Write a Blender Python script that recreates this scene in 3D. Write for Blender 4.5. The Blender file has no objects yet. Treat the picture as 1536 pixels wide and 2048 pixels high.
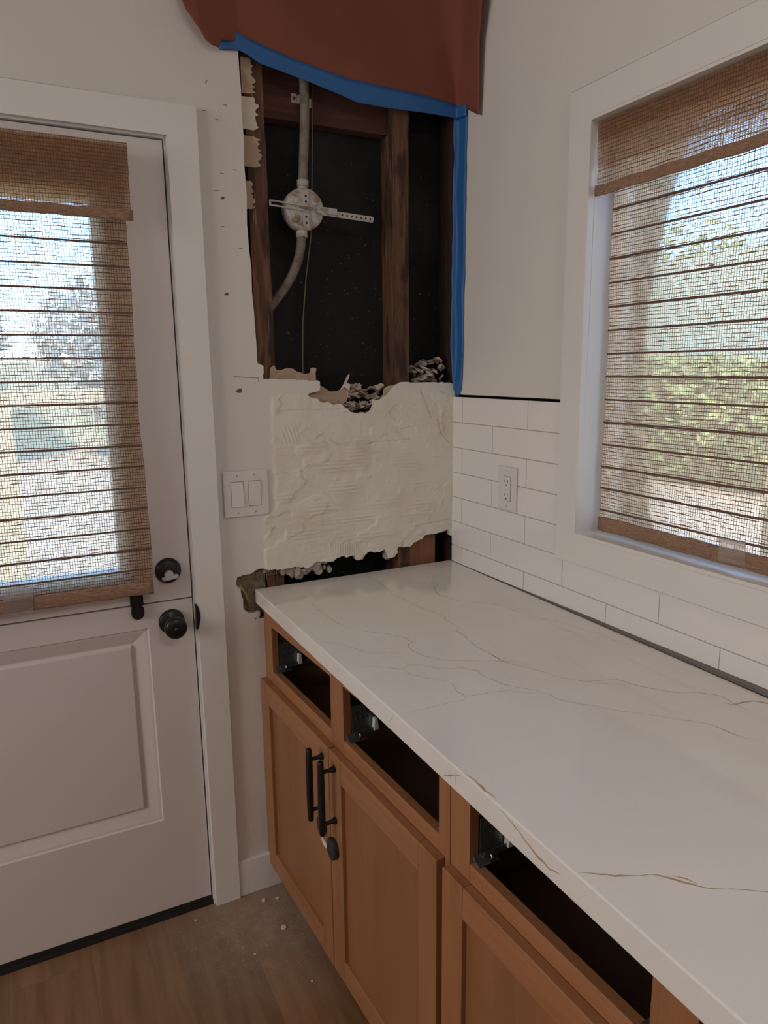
import bpy, bmesh, math, random
import numpy as np
from mathutils import Vector, Matrix, geometry
random.seed(7)
C = bpy.context.scene.collection
SC = bpy.context.scene

# ------------------------------------------------------------------ camera, world, light, exposure
cam_d = bpy.data.cameras.new('camera'); cam = bpy.data.objects.new('camera', cam_d); C.objects.link(cam)
SC.camera = cam
cam.location = (-1.17752, -1.84598, 1.50248)
_yaw, _pit, _rol = math.radians(26.8338), math.radians(-11.2351), math.radians(-0.641)
_f = Vector((math.sin(_yaw)*math.cos(_pit), math.cos(_yaw)*math.cos(_pit), math.sin(_pit)))
_r = Vector((math.cos(_yaw), -math.sin(_yaw), 0)); _u = _r.cross(_f)
_R = _r*math.cos(_rol)+_u*math.sin(_rol); _U = -_r*math.sin(_rol)+_u*math.cos(_rol)
cam.rotation_euler = Matrix((( _R.x, _U.x, -_f.x), (_R.y, _U.y, -_f.y), (_R.z, _U.z, -_f.z))).to_euler()
cam_d.sensor_fit = 'VERTICAL'; cam_d.sensor_height = 24.0; cam_d.lens = 24.0*1438.5/2048
cam_d.clip_start = 0.02

w = bpy.data.worlds.new('sky'); SC.world = w; w.use_nodes = True
wn = w.node_tree.nodes; wl = w.node_tree.links
sky = wn.new('ShaderNodeTexSky'); sky.sky_type = 'NISHITA'; sky.sun_disc = False
sky.sun_elevation = math.radians(50); sky.sun_rotation = math.radians(180); sky.air_density = 1.0; sky.dust_density = 0.2; sky.ozone_density = 2.5
tint = wn.new('ShaderNodeMix'); tint.data_type = 'RGBA'; tint.blend_type = 'MULTIPLY'; tint.inputs[0].default_value = 1
wl.new(sky.outputs[0], tint.inputs[6]); tint.inputs[7].default_value = (.66, .90, 1.08, 1)      # the photo's indoor white balance turns the sky cyan
wl.new(tint.outputs[2], wn['Background'].inputs[0]); wn['Background'].inputs[1].default_value = 1.75

sd = bpy.data.lights.new('sun', 'SUN'); sd.energy = 12.0; sd.angle = math.radians(0.8); sd.color = (1, .93, .82)
sun = bpy.data.objects.new('sun', sd); C.objects.link(sun)
sun.rotation_euler = Vector((0.35, 0.60, -0.78)).to_track_quat('-Z', 'Y').to_euler()

def area(name, loc, target, sx, sy, power, col):
    d = bpy.data.lights.new(name, 'AREA'); d.shape = 'RECTANGLE'; d.size = sx; d.size_y = sy
    d.energy = power; d.color = col
    o = bpy.data.objects.new(name, d); C.objects.link(o); o.location = loc
    o.rotation_euler = (Vector(target)-Vector(loc)).to_track_quat('-Z', 'Y').to_euler(); return o
# added fill lights out of view
area('fill_left', (-4.12, -1.25, 1.90), (0, -1.2, 1.1), 1.9, 1.0, 42, (1.0, 0.965, 0.925))  # broad fill added in front of the solid left wall
area('fill_right', (-.04, -3.35, 1.62), (-2.5, -2.6, 1.0), 1.1, .9, 2.5, (1.0, 0.94, 0.90))  # weak fill added on the right; the wall has no opening here
area('counter_fill', (-.62, -2.75, 2.60), (-.55, -2.2, 0), .35, .35, 10.5, (1.0, .96, .93))  # overhead fill added to brighten the worktop, not a real fitting
SC.view_settings.view_transform = 'Standard'; SC.view_settings.look = 'None'
SC.view_settings.exposure = 0.0; SC.view_settings.gamma = 1.0; SC.view_settings.use_curve_mapping = False

# ------------------------------------------------------------------ helpers
def tag(o, label=None, cat=None, group=None, kind=None):
    if label: o['label'] = label
    if cat: o['category'] = cat
    if group: o['group'] = group
    if kind: o['kind'] = kind
    return o
def empty(name, loc=(0, 0, 0), rz=0, label=None, cat=None, group=None, kind=None):
    o = bpy.data.objects.new(name, None); C.objects.link(o); o.location = loc; o.rotation_euler = (0, 0, rz)
    o.empty_display_size = .05
    return tag(o, label, cat, group, kind)
class MB:
    def __init__(s): s.v = []; s.f = []; s.uv = None; s.sm = []
    def add(s, vs, fs, smooth=False):
        b = len(s.v); s.v += [tuple(p) for p in vs]
        for f in fs: s.f.append(tuple(i+b for i in f)); s.sm.append(smooth)
        return s
    def box(s, a, b):
        x0, y0, z0 = [min(a[i], b[i]) for i in range(3)]; x1, y1, z1 = [max(a[i], b[i]) for i in range(3)]
        return s.add([(x0,y0,z0),(x1,y0,z0),(x1,y1,z0),(x0,y1,z0),(x0,y0,z1),(x1,y0,z1),(x1,y1,z1),(x0,y1,z1)],
              [(0,3,2,1),(4,5,6,7),(0,1,5,4),(1,2,6,5),(2,3,7,6),(3,0,4,7)])
    def tube(s, path, r, n=12, caps=True, ribs=None):
        P = [Vector(p) for p in path]; m = len(P); rings = []
        prev = None
        for i, p in enumerate(P):
            t = (P[min(i+1, m-1)]-P[max(i-1, 0)]).normalized()
            if prev is None:
                a = Vector((0, 0, 1)) if abs(t.z) < .9 else Vector((1, 0, 0)); u = t.cross(a).normalized()
            else: u = (prev - t*prev.dot(t)).normalized()
            prev = u; v = t.cross(u)
            rr = (r[i] if isinstance(r, (list, tuple)) else r)
            rings.append([p+(u*math.cos(2*math.pi*k/n)+v*math.sin(2*math.pi*k/n))*rr for k in range(n)])
        vs = [q for R in rings for q in R]; fs = []
        for i in range(m-1):
            for k in range(n):
                fs.append((i*n+k, i*n+(k+1) % n, (i+1)*n+(k+1) % n, (i+1)*n+k))
        s.add(vs, fs, True)
        if caps:
            s.add(rings[0], [tuple(reversed(range(n)))]); s.add(rings[-1], [tuple(range(n))])
        return s
    def lathe(s, prof, origin, axis, n=32, closed=True):
        ax = Vector(axis).normalized(); a = Vector((0, 0, 1)) if abs(ax.z) < .9 else Vector((1, 0, 0))
        u = ax.cross(a).normalized(); v = ax.cross(u); O = Vector(origin); vs = []; fs = []
        for (r, h) in prof:
            for k in range(n):
                vs.append(O+ax*h+(u*math.cos(2*math.pi*k/n)+v*math.sin(2*math.pi*k/n))*r)
        for i in range(len(prof)-1):
            for k in range(n): fs.append((i*n+k, i*n+(k+1) % n, (i+1)*n+(k+1) % n, (i+1)*n+k))
        s.add(vs, fs, True)
        return s
    def prism(s, poly, fn, t0, t1, smooth=False):
        """extrude a 2-D outline; fn(u,v,t) -> world point"""
        n = len(poly); tri = geometry.tessellate_polygon([[Vector((p[0], p[1], 0)) for p in poly]])
        vs = [fn(p[0], p[1], t0) for p in poly]+[fn(p[0], p[1], t1) for p in poly]
        fs = [tuple(t) for t in tri]+[tuple(i+n for i in reversed(t)) for t in tri]
        fs += [(i, (i+1) % n, n+(i+1) % n, n+i) for i in range(n)]
        return s.add(vs, fs, smooth)
    def build(s, name, mat, parent=None, bevel=0, seg=2, matrix=None):
        me = bpy.data.meshes.new(name); me.from_pydata(s.v, [], s.f); me.update()
        bm = bmesh.new(); bm.from_mesh(me)
        for f, k in zip(bm.faces, s.sm): f.smooth = k
        bmesh.ops.remove_doubles(bm, verts=bm.verts, dist=1e-6)
        bmesh.ops.recalc_face_normals(bm, faces=bm.faces)
        bm.to_mesh(me); bm.free()
        o = bpy.data.objects.new(name, me); C.objects.link(o)
        if mat: me.materials.append(mat)
        if parent: o.parent = parent
        if bevel:
            m = o.modifiers.new('bevel', 'BEVEL'); m.width = bevel; m.segments = seg; m.limit_method = 'ANGLE'; m.angle_limit = math.radians(40)
            m.harden_normals = False
        return o
def Bx(name, a, b, mat, parent=None, bevel=0): return MB().box(a, b).build(name, mat, parent, bevel)
XZ = lambda u, v, t: (u, t, v)      # outline in X,Z extruded along Y
YZ = lambda u, v, t: (t, u, v)      # outline in Y,Z extruded along X
XY = lambda u, v, t: (u, v, t)

def rect_frame(mb, fn, u0, v0, u1, v1, w_, t0, t1, wr=None):
    """picture-frame of four mitred boards"""
    o = [(u0, v0), (u1, v0), (u1, v1), (u0, v1)]; i = [(u0+w_, v0+w_), (u1-w_, v0+w_), (u1-w_, v1-w_), (u0+w_, v1-w_)]
    for k in range(4):
        j = (k+1) % 4
        mb.prism([o[k], o[j], i[j], i[k]], fn, t0, t1)
    return mb

# ------------------------------------------------------------------ noise (numpy)
def vnoise(x, y, seed=0):
    xi = np.floor(x).astype(np.int64); yi = np.floor(y).astype(np.int64); xf = x-xi; yf = y-yi
    def h(a, b):
        n = (a*374761393 + b*668265263 + seed*1442695041) & 0x7fffffff
        n = ((n ^ (n >> 13))*1274126177) & 0x7fffffff
        return ((n ^ (n >> 16)) & 0xffff)/65535.0
    u = xf*xf*(3-2*xf); v = yf*yf*(3-2*yf)
    return (h(xi, yi)*(1-u)+h(xi+1, yi)*u)*(1-v)+(h(xi, yi+1)*(1-u)+h(xi+1, yi+1)*u)*v
def fbm(x, y, o=3, seed=0):
    r = 0; a = .5
    for k in range(o): r = r+a*vnoise(x*2**k, y*2**k, seed+k*17); a *= .5
    return r
def inpoly(x, y, P):
    c = np.zeros(np.shape(x), bool); n = len(P)
    for i in range(n):
        x0, y0 = P[i]; x1, y1 = P[(i+1) % n]
        if y0 == y1: continue
        k = ((y0 > y) != (y1 > y)) & (x < (x1-x0)*(y-y0)/(y1-y0)+x0); c ^= k
    return c

# ------------------------------------------------------------------ materials
def mat(name, col, rough=.5, metal=0, spec=.5, bump=None, var=None, coat=0, grain=None):
    m = bpy.data.materials.new(name); m.use_nodes = True; nt = m.node_tree; N = nt.nodes; L = nt.links
    b = N['Principled BSDF']; b.inputs['Base Color'].default_value = (*col, 1); b.inputs['Roughness'].default_value = rough
    b.inputs['Metallic'].default_value = metal; b.inputs['Specular IOR Level'].default_value = spec
    b.inputs['Coat Weight'].default_value = coat
    tc = N.new('ShaderNodeTexCoord')
    def tex(scale, det=3, dist=0):
        mp = N.new('ShaderNodeMapping'); L.new(tc.outputs['Object'], mp.inputs[0])
        mp.inputs['Scale'].default_value = scale if isinstance(scale, tuple) else (scale,)*3
        t = N.new('ShaderNodeTexNoise'); t.inputs['Scale'].default_value = 1; t.inputs['Detail'].default_value = det
        t.inputs['Distortion'].default_value = dist; L.new(mp.outputs[0], t.inputs[0]); return t
    cur = None
    for v in (var or []):        # (scale, colour, lo, hi, strength)
        t = tex(v[0]); r = N.new('ShaderNodeMapRange'); L.new(t.outputs[0], r.inputs[0])
        r.inputs[1].default_value = v[2]; r.inputs[2].default_value = v[3]; r.inputs[4].default_value = v[4]
        mx = N.new('ShaderNodeMix'); mx.data_type = 'RGBA'; L.new(r.outputs[0], mx.inputs[0])
        if cur is None: mx.inputs[6].default_value = (*col, 1)
        else: L.new(cur, mx.inputs[6])
        mx.inputs[7].default_value = (*v[1], 1); cur = mx.outputs[2]
    if cur is not None: L.new(cur, b.inputs['Base Color'])
    if bump:                      # (scale, strength, distance)
        t = tex(bump[0], 4); bp = N.new('ShaderNodeBump'); bp.inputs['Strength'].default_value = bump[1]
        bp.inputs['Distance'].default_value = bump[2]; L.new(t.outputs[0], bp.inputs['Height']); L.new(bp.outputs[0], b.inputs['Normal'])
    return m
M = {}
M['wall'] = mat('wall_paint', (.70, .655, .615), .6, bump=(90, .25, .0006), var=[(3, (.68, .635, .595), .4, .7, .5)])
M['ceiling'] = mat('ceiling_paint', (.8, .78, .74), .8)
M['trim'] = mat('trim_paint', (.73, .695, .665), .38)
M['door'] = mat('door_paint', (.64, .585, .56), .34, bump=(30, .12, .0005))
M['drywall_core'] = mat('drywall_core', (.62, .57, .50), .9, bump=(300, .6, .001))
M['black_metal'] = mat('black_metal', (.012, .012, .013), .32, .3)
M['black_plastic'] = mat('black_plastic', (.02, .02, .022), .5)
M['rubber'] = mat('rubber', (.012, .011, .010), .7)
M['plate'] = mat('plate_plastic', (.69, .645, .62), .35)
M['rocker'] = mat('rocker_plastic', (.71, .665, .64), .3)
M['seam'] = mat('plate_seam', (.20, .17, .16), .7)
M['slot'] = mat('slot_dark', (.03, .028, .027), .6)
M['galv'] = mat('galvanised_steel', (.46, .44, .41), .5, .15, var=[(60, (.24, .15, .08), .5, .66, .7)])
M['boxsteel'] = mat('rusty_painted_steel', (.50, .47, .43), .6, .0, var=[(35, (.22, .13, .06), .5, .62, .8), (90, (.75, .70, .62), .55, .7, .6)])
M['slide'] = mat('slide_steel', (.20, .22, .23), .4, .8)
M['white_plastic'] = mat('white_plastic', (.7, .69, .67), .35)
M['chrome'] = mat('chrome', (.75, .73, .70), .2, 1)
M['tar'] = mat('tar_paper', (.004, .0035, .004), .85, bump=(25, .5, .002), var=[(110, (.16, .15, .15), .69, .74, .8), ((5, 5, 3), (.022, .018, .024), .45, .65, .8)])
M['stud'] = mat('old_stud_wood', (.105, .050, .027), .8, bump=((60, 60, 8), .8, .003), var=[((70, 70, 5), (.22, .10, .042), .50, .64, .8), ((30, 30, 7), (.028, .014, .010), .47, .60, .9), ((150, 150, 10), (.42, .30, .18), .66, .72, .6)])
M['stud2'] = mat('header_wood', (.075, .028, .018), .85, bump=((6, 60, 60), .8, .003), var=[((6, 60, 60), (.13, .05, .03), .5, .65, .7)])
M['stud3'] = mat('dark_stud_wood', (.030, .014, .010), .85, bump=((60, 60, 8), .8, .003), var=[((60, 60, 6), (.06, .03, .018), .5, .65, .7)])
M['block'] = mat('block_wood', (.26, .11, .055), .75, bump=((60, 60, 8), .5, .002), var=[((80, 80, 6), (.15, .06, .03), .45, .65, .7)])
M['paper'] = mat('rosin_paper', (.215, .062, .036), .85, bump=(14, .5, .003), var=[(5, (.17, .048, .036), .4, .65, .6)])
M['tape'] = mat('blue_tape', (.020, .125, .36), .55, bump=(60, .5, .001), var=[(8, (.012, .09, .29), .4, .7, .6)])
M['torn'] = mat('torn_paper', (.40, .29, .21), .9, bump=(40, .8, .002), var=[(30, (.55, .43, .32), .5, .65, .7)])
M['tornw'] = mat('torn_paper_white', (.62, .56, .49), .9, bump=(40, .6, .002))
M['chip'] = mat('plaster_chip', (.58, .48, .41), .95, bump=(120, .8, .002), var=[(45, (.16, .09, .07), .50, .60, .9)])
M['clump'] = mat('plaster_clump', (.80, .70, .62), .95, bump=(140, 1, .003), var=[(60, (.36, .25, .2), .5, .65, .7)])
M['brown_coat'] = mat('brown_coat', (.22, .17, .12), .95, bump=(90, 1, .004), var=[(50, (.12, .09, .06), .45, .6, .8)])
M['lath_wire'] = mat('lath_wire', (.36, .31, .14), .4, .7)
M['grout'] = mat('grout', (.46, .41, .36), .9)
M['gap'] = mat('gap_caulk', (.22, .19, .17), .85, bump=(80, .4, .001))
M['tile'] = mat('glazed_tile', (.78, .73, .71), .10, bump=(9, .22, .0012), var=[(2, (.76, .73, .71), .4, .6, .6)])
M['glass_clip'] = None
M['redmark'] = mat('red_pencil', (.26, .08, .05), .7)
M['brownmark'] = mat('brown_scrap', (.20, .075, .055), .8)
M['staple'] = mat('staple_steel', (.22, .20, .19), .4, .7)
M['cable'] = mat('old_cable', (.20, .18, .13), .8)
M['conduit'] = mat('flex_conduit', (.24, .205, .17), .6, .1, var=[(40, (.16, .12, .08), .5, .65, .8)])
M['vein'] = mat('quartz_vein', (.50, .36, .22), .14, var=[(60, (.60, .50, .40), .4, .65, .9)])
M['vein_dark'] = mat('quartz_vein_dark', (.46, .28, .14), .2, var=[(80, (.55, .42, .30), .45, .65, .8)])
M['counter'] = mat('quartz', (.77, .715, .665), .075, var=[(6, (.80, .75, .705), .4, .65, .8), (1.6, (.75, .69, .645), .45, .6, .6)], spec=.6)
def wood(name, base, dark, light, sc, rough=.42):
    return mat(name, base, rough, bump=(tuple(k*2 for k in sc), .25, .0006), var=[(sc, dark, .46, .68, .7), (tuple(k*3 for k in sc), light, .55, .75, .5), ((1.5, 1.5, 1.5), dark, .45, .7, .3)])
M['maple_v'] = wood('maple_upright', (.34, .150, .064), (.26, .105, .042), (.42, .20, .09), (40, 40, 2.2))
M['maple_h'] = wood('maple_rail', (.36, .158, .068), (.27, .110, .044), (.45, .215, .095), (40, 2.2, 40))
M['maple_p'] = wood('maple_panel', (.30, .128, .052), (.24, .096, .038), (.36, .16, .068), (26, 16, 1.4))
M['cab_in'] = mat('cabinet_inside', (.12, .065, .035), .7)

def floor_mat():
    m = bpy.data.materials.new('oak_planks'); m.use_nodes = True; nt = m.node_tree; N = nt.nodes; L = nt.links; b = N['Principled BSDF']
    g = N.new('ShaderNodeNewGeometry'); sp = N.new('ShaderNodeSeparateXYZ'); L.new(g.outputs['Position'], sp.inputs[0])
    def mth(op, a, b_=None, c=None):
        n = N.new('ShaderNodeMath'); n.operation = op
        for i, q in enumerate((a, b_, c)):
            if q is None: continue
            if isinstance(q, (int, float)): n.inputs[i].default_value = q
            else: L.new(q, n.inputs[i])
        return n.outputs[0]
    px = mth('DIVIDE', mth('ADD', sp.outputs[0], 5.937), .192); idx = mth('FLOOR', px); fx = mth('FRACT', px)
    wn_ = N.new('ShaderNodeTexWhiteNoise'); wn_.noise_dimensions = '1D'; L.new(idx, wn_.inputs['W'])
    yo = mth('ADD', mth('DIVIDE', sp.outputs[1], 1.5), mth('MULTIPLY', wn_.outputs[0], 7.3)); iy = mth('FLOOR', yo); fy = mth('FRACT', yo)
    w2 = N.new('ShaderNodeTexWhiteNoise'); w2.noise_dimensions = '2D'; cb = N.new('ShaderNodeCombineXYZ'); L.new(idx, cb.inputs[0]); L.new(iy, cb.inputs[1]); L.new(cb.outputs[0], w2.inputs[0])
    mp = N.new('ShaderNodeMapping'); L.new(g.outputs['Position'], mp.inputs[0]); mp.inputs['Scale'].default_value = (38, 3, 1)
    no = N.new('ShaderNodeTexNoise'); no.inputs['Scale'].default_value = 1; no.inputs['Detail'].default_value = 5; no.inputs['Distortion'].default_value = .6
    ad = N.new('ShaderNodeVectorMath'); ad.operation = 'ADD'; L.new(mp.outputs[0], ad.inputs[0])
    cb2 = N.new('ShaderNodeCombineXYZ'); L.new(mth('MULTIPLY', w2.outputs[0], 50), cb2.inputs[1]); L.new(cb2.outputs[0], ad.inputs[1]); L.new(ad.outputs[0], no.inputs[0])
    cr = N.new('ShaderNodeValToRGB'); L.new(no.outputs[0], cr.inputs[0]); e = cr.color_ramp.elements
    e[0].position = .35; e[0].color = (.175, .088, .042, 1); e[1].position = .68; e[1].color = (.245, .130, .064, 1)
    hs = N.new('ShaderNodeHueSaturation'); L.new(cr.outputs[0], hs.inputs['Color']); L.new(mth('ADD', .88, mth('MULTIPLY', w2.outputs[0], .22)), hs.inputs['Value'])
    gp = mth('MAXIMUM', mth('LESS_THAN', fx, .012), mth('LESS_THAN', fy, .0016))
    mx = N.new('ShaderNodeMix'); mx.data_type = 'RGBA'; L.new(gp, mx.inputs[0]); L.new(hs.outputs[0], mx.inputs[6]); mx.inputs[7].default_value = (.23, .135, .075, 1)
    # plaster dust lying near the corner
    d = N.new('ShaderNodeVectorMath'); d.operation = 'DISTANCE'; L.new(g.outputs['Position'], d.inputs[0]); d.inputs[1].default_value = (-.68, -.12, 0)
    n2 = N.new('ShaderNodeTexNoise'); n2.inputs['Scale'].default_value = 22; n2.inputs['Detail'].default_value = 6; L.new(g.outputs['Position'], n2.inputs[0])
    n3 = N.new('ShaderNodeTexNoise'); n3.inputs['Scale'].default_value = 160; n3.inputs['Detail'].default_value = 2; L.new(g.outputs['Position'], n3.inputs[0])
    fall = mth('MAXIMUM', mth('SUBTRACT', 1, mth('DIVIDE', d.outputs['Value'], .36)), 0)
    du = mth('MULTIPLY', fall, mth('ADD', mth('MULTIPLY', n2.outputs[0], .9), mth('MULTIPLY', mth('GREATER_THAN', n3.outputs[0], .66), .9)))
    mx2 = N.new('ShaderNodeMix'); mx2.data_type = 'RGBA'; L.new(du, mx2.inputs[0]); L.new(mx.outputs[2], mx2.inputs[6]); mx2.inputs[7].default_value = (.42, .37, .32, 1)
    L.new(mx2.outputs[2], b.inputs['Base Color']); b.inputs['Roughness'].default_value = .42
    bp = N.new('ShaderNodeBump'); bp.inputs['Strength'].default_value = .25; bp.inputs['Distance'].default_value = .001
    L.new(mth('SUBTRACT', no.outputs[0], mth('MULTIPLY', gp, 1.5)), bp.inputs['Height']); L.new(bp.outputs[0], b.inputs['Normal'])
    return m
M['floor'] = floor_mat()

def glass_mat(name, tint=(1, 1, 1), glossy=.05):
    m = bpy.data.materials.new(name); m.use_nodes = True; N = m.node_tree.nodes; L = m.node_tree.links; N.remove(N['Principled BSDF'])
    t = N.new('ShaderNodeBsdfTransparent'); t.inputs[0].default_value = (*tint, 1); g = N.new('ShaderNodeBsdfGlossy'); g.inputs['Roughness'].default_value = .03
    mx = N.new('ShaderNodeMixShader'); fr = N.new('ShaderNodeFresnel'); fr.inputs[0].default_value = 1.45
    L.new(fr.outputs[0], mx.inputs[0]); L.new(t.outputs[0], mx.inputs[1]); L.new(g.outputs[0], mx.inputs[2]); L.new(mx.outputs[0], N['Material Output'].inputs[0]); return m
M['glass'] = glass_mat('window_glass', (.97, .99, .99)); M['clear'] = glass_mat('clear_plastic', (.97, .94, .92))
_n = M['clear'].node_tree.nodes; _l = M['clear'].node_tree.links; _d = _n.new('ShaderNodeBsdfDiffuse'); _d.inputs[0].default_value = (.75, .62, .56, 1)
_m = _n.new('ShaderNodeMixShader'); _m.inputs[0].default_value = .22; _src = _n['Material Output'].inputs[0].links[0].from_socket
_l.new(_src, _m.inputs[1]); _l.new(_d.outputs[0], _m.inputs[2]); _l.new(_m.outputs[0], _n['Material Output'].inputs[0])

def weave(name, fill, lo, hi, dens=1.0, col=(.27, .135, .07), trans=.45):
    """woven jute: warp threads, weft reeds, slubs and loose fibre fill; UV in metres"""
    m = bpy.data.materials.new(name); m.use_nodes = True; nt = m.node_tree; N = nt.nodes; L = nt.links; N.remove(N['Principled BSDF'])
    uv = N.new('ShaderNodeUVMap'); sp = N.new('ShaderNodeSeparateXYZ'); L.new(uv.outputs[0], sp.inputs[0]); u, v = sp.outputs[0], sp.outputs[1]
    def mth(op, a, b_=None, c=None, cl=False):
        n = N.new('ShaderNodeMath'); n.operation = op; n.use_clamp = cl
        for i, q in enumerate((a, b_, c)):
            if q is None: continue
            if isinstance(q, (int, float)): n.inputs[i].default_value = q
            else: L.new(q, n.inputs[i])
        return n.outputs[0]
    def noise(su, sv, det=2, off=0):
        cb = N.new('ShaderNodeCombineXYZ'); L.new(mth('MULTIPLY', u, su), cb.inputs[0]); L.new(mth('MULTIPLY', v, sv), cb.inputs[1]); cb.inputs[2].default_value = off
        t = N.new('ShaderNodeTexNoise'); t.inputs['Scale'].default_value = 1; t.inputs['Detail'].default_value = det; L.new(cb.outputs[0], t.inputs[0]); return t.outputs[0]
    def mr(x, a, b_, c, d): 
        n = N.new('ShaderNodeMapRange'); L.new(x, n.inputs[0]); n.inputs[1].default_value = a; n.inputs[2].default_value = b_; n.inputs[3].default_value = c; n.inputs[4].default_value = d; return n.outputs[0]
    vw = mth('ADD', v, mth('MULTIPLY', mth('SUBTRACT', noise(14, 60, 3, 2.0), .5), .0065))
    uw = mth('ADD', u, mth('MULTIPLY', mth('SUBTRACT', noise(90, 14, 2, 5.0), .5), .0022))
    fu = mth('FRACT', mth('DIVIDE', uw, .0056/dens)); warp = mth('LESS_THAN', fu, mth('ADD', .12, mth('MULTIPLY', noise(180, 3, 1, 9), .10)))
    wf = mth('FRACT', mth('DIVIDE', vw, .0078/dens)); weft = mth('LESS_THAN', wf, mr(noise(22, 130, 2, 1.0), .35, .7, .08, .30))
    fine = mth('FRACT', mth('DIVIDE', vw, .0026/dens)); fw = mth('MULTIPLY', mth('LESS_THAN', fine, .42), mr(noise(45, 300, 2, 3.0), .35, .65, lo, hi))
    slub = mth('GREATER_THAN', noise(16, 240, 3, 7.0), .70)
    loose = mth('MULTIPLY', mr(noise(60, 420, 2, 8.0), .42, .62, 0, 1), fill)
    al = mth('MAXIMUM', mth('MAXIMUM', warp, weft), mth('MAXIMUM', mth('MAXIMUM', fw, slub), mth('MAXIMUM', loose, fill*.55)), cl=True)
    cn = noise(30, 260, 3, 4.0); cm = N.new('ShaderNodeMix'); cm.data_type = 'RGBA'; L.new(mr(cn, .35, .65, 0, 1), cm.inputs[0])
    cm.inputs[6].default_value = (*[c*.72 for c in col], 1); cm.inputs[7].default_value = (*[min(1, c*1.25) for c in col], 1)
    cd = N.new('ShaderNodeMix'); cd.data_type = 'RGBA'; L.new(mth('MAXIMUM', mth('MAXIMUM', warp, weft), slub), cd.inputs[0]); L.new(cm.outputs[2], cd.inputs[6]); cd.inputs[7].default_value = (*[c*.62 for c in col], 1)
    df = N.new('ShaderNodeBsdfDiffuse'); tr = N.new('ShaderNodeBsdfTranslucent'); L.new(cd.outputs[2], df.inputs[0]); 
    tcol = N.new('ShaderNodeMix'); tcol.data_type = 'RGBA'; L.new(mth('MAXIMUM', mth('MAXIMUM', warp, weft), slub), tcol.inputs[0]); tcol.inputs[6].default_value = (.92, .70, .46, 1); tcol.inputs[7].default_value = (.10, .045, .02, 1)
    L.new(tcol.outputs[2], tr.inputs[0])
    m1 = N.new('ShaderNodeMixShader'); m1.inputs[0].default_value = trans; L.new(df.outputs[0], m1.inputs[1]); L.new(tr.outputs[0], m1.inputs[2])
    bp = N.new('ShaderNodeBump'); bp.inputs['Strength'].default_value = .6; bp.inputs['Distance'].default_value = .0012
    L.new(mth('ADD', mth('MULTIPLY', mth('MAXIMUM', warp, weft), .6), cn), bp.inputs['Height']); L.new(bp.outputs[0], df.inputs['Normal'])
    tp = N.new('ShaderNodeBsdfTransparent'); m2 = N.new('ShaderNodeMixShader'); L.new(al, m2.inputs[0]); L.new(tp.outputs[0], m2.inputs[1]); L.new(m1.outputs[0], m2.inputs[2])
    L.new(m2.outputs[0], N['Material Output'].inputs[0]); return m
M['weave'] = weave('woven_shade_cloth', .95, .72, 1.0, 1.0, (.36, .20, .115), .55)
M['weave_thick'] = weave('woven_valance_cloth', .97, .90, 1.0, 1.0, (.40, .225, .14), .5)
M['hem'] = mat('woven_hem', (.29, .165, .105), .9, bump=((70, 70, 700), 1, .003), var=[((60, 60, 650), (.42, .26, .17), .45, .62, .9), ((120, 120, 700), (.13, .06, .035), .58, .68, .8)])
M['slat'] = mat('shade_reed', (.115, .055, .035), .6)
M['sash'] = mat('sash_vinyl', (.75, .75, .75), .35)
M['timber'] = mat('exterior_timber', (.86, .66, .40), .8, var=[((12, 12, 2), (.74, .54, .31), .4, .7, .8)])
M['concrete'] = mat('patio_concrete', (.60, .43, .28), .9, var=[(3, (.50, .36, .24), .4, .7, .7)])
M['stucco'] = mat('pale_stucco', (.50, .48, .34), .9, bump=(30, .4, .01))
M['bounce_white'] = mat('bounce_white', (.86, .88, .88), .9)  # for the added bounce wall outside the window
M['leaf'] = mat('leaf_green', (.30, .33, .10), .6, var=[(3, (.38, .36, .10), .4, .6, .8), (9, (.10, .16, .05), .5, .7, .7)])
M['leaf_pale'] = mat('leaf_grey', (.40, .38, .34), .6, var=[(3, (.50, .44, .40), .4, .6, .8)])
M['bark'] = mat('bark', (.14, .09, .06), .9)

# ------------------------------------------------------------------ room shell
H_ = 2.62
tag(MB().box((-4.2, -4.5, -.05), (.12, .15, 0)).build('floor', M['floor']), kind='structure')
tag(MB().box((-4.2, -4.5, H_), (.12, .15, H_+.06)).build('ceiling', M['ceiling']), kind='structure')
tag(MB().box((-4.26, -4.5, 0), (-4.2, 0, H_)).build('wall_left', M['wall']), kind='structure')
tag(MB().box((-4.26, -4.56, 0), (.1, -4.5, H_)).build('wall_front', M['wall']), kind='structure')

# back wall: drywall with the door opening and the torn-open bay
up_left = [(-0.6070, 1.525), (-0.6069, 1.5671), (-0.6088, 1.61), (-0.6096, 1.6493), (-0.6125, 1.70), (-0.6113, 1.7518), (-0.6150, 1.80), (-0.6176, 1.86), (-.6150, 1.93), (-.6178, 2.0), (-0.6162, 2.0652), (-.6185, 2.12), (-0.6173, 2.1664), (-.6195, 2.21), (-0.6203, 2.252), (-.62, 2.47)]
outline = [(-4.2, 0), (-1.765, 0), (-1.765, 2.06), (-.795, 2.06), (-.795, 0), (0.0, 0), (0.0, .83), (-.705, .83), (-.705, 1.525)] + up_left + [(0.0, 2.47), (0.0, H_), (-4.2, H_)]
wb = tag(MB().prism(outline, XZ, 0.0, .0165).build('wall_back', M['wall']), kind='structure')

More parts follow.
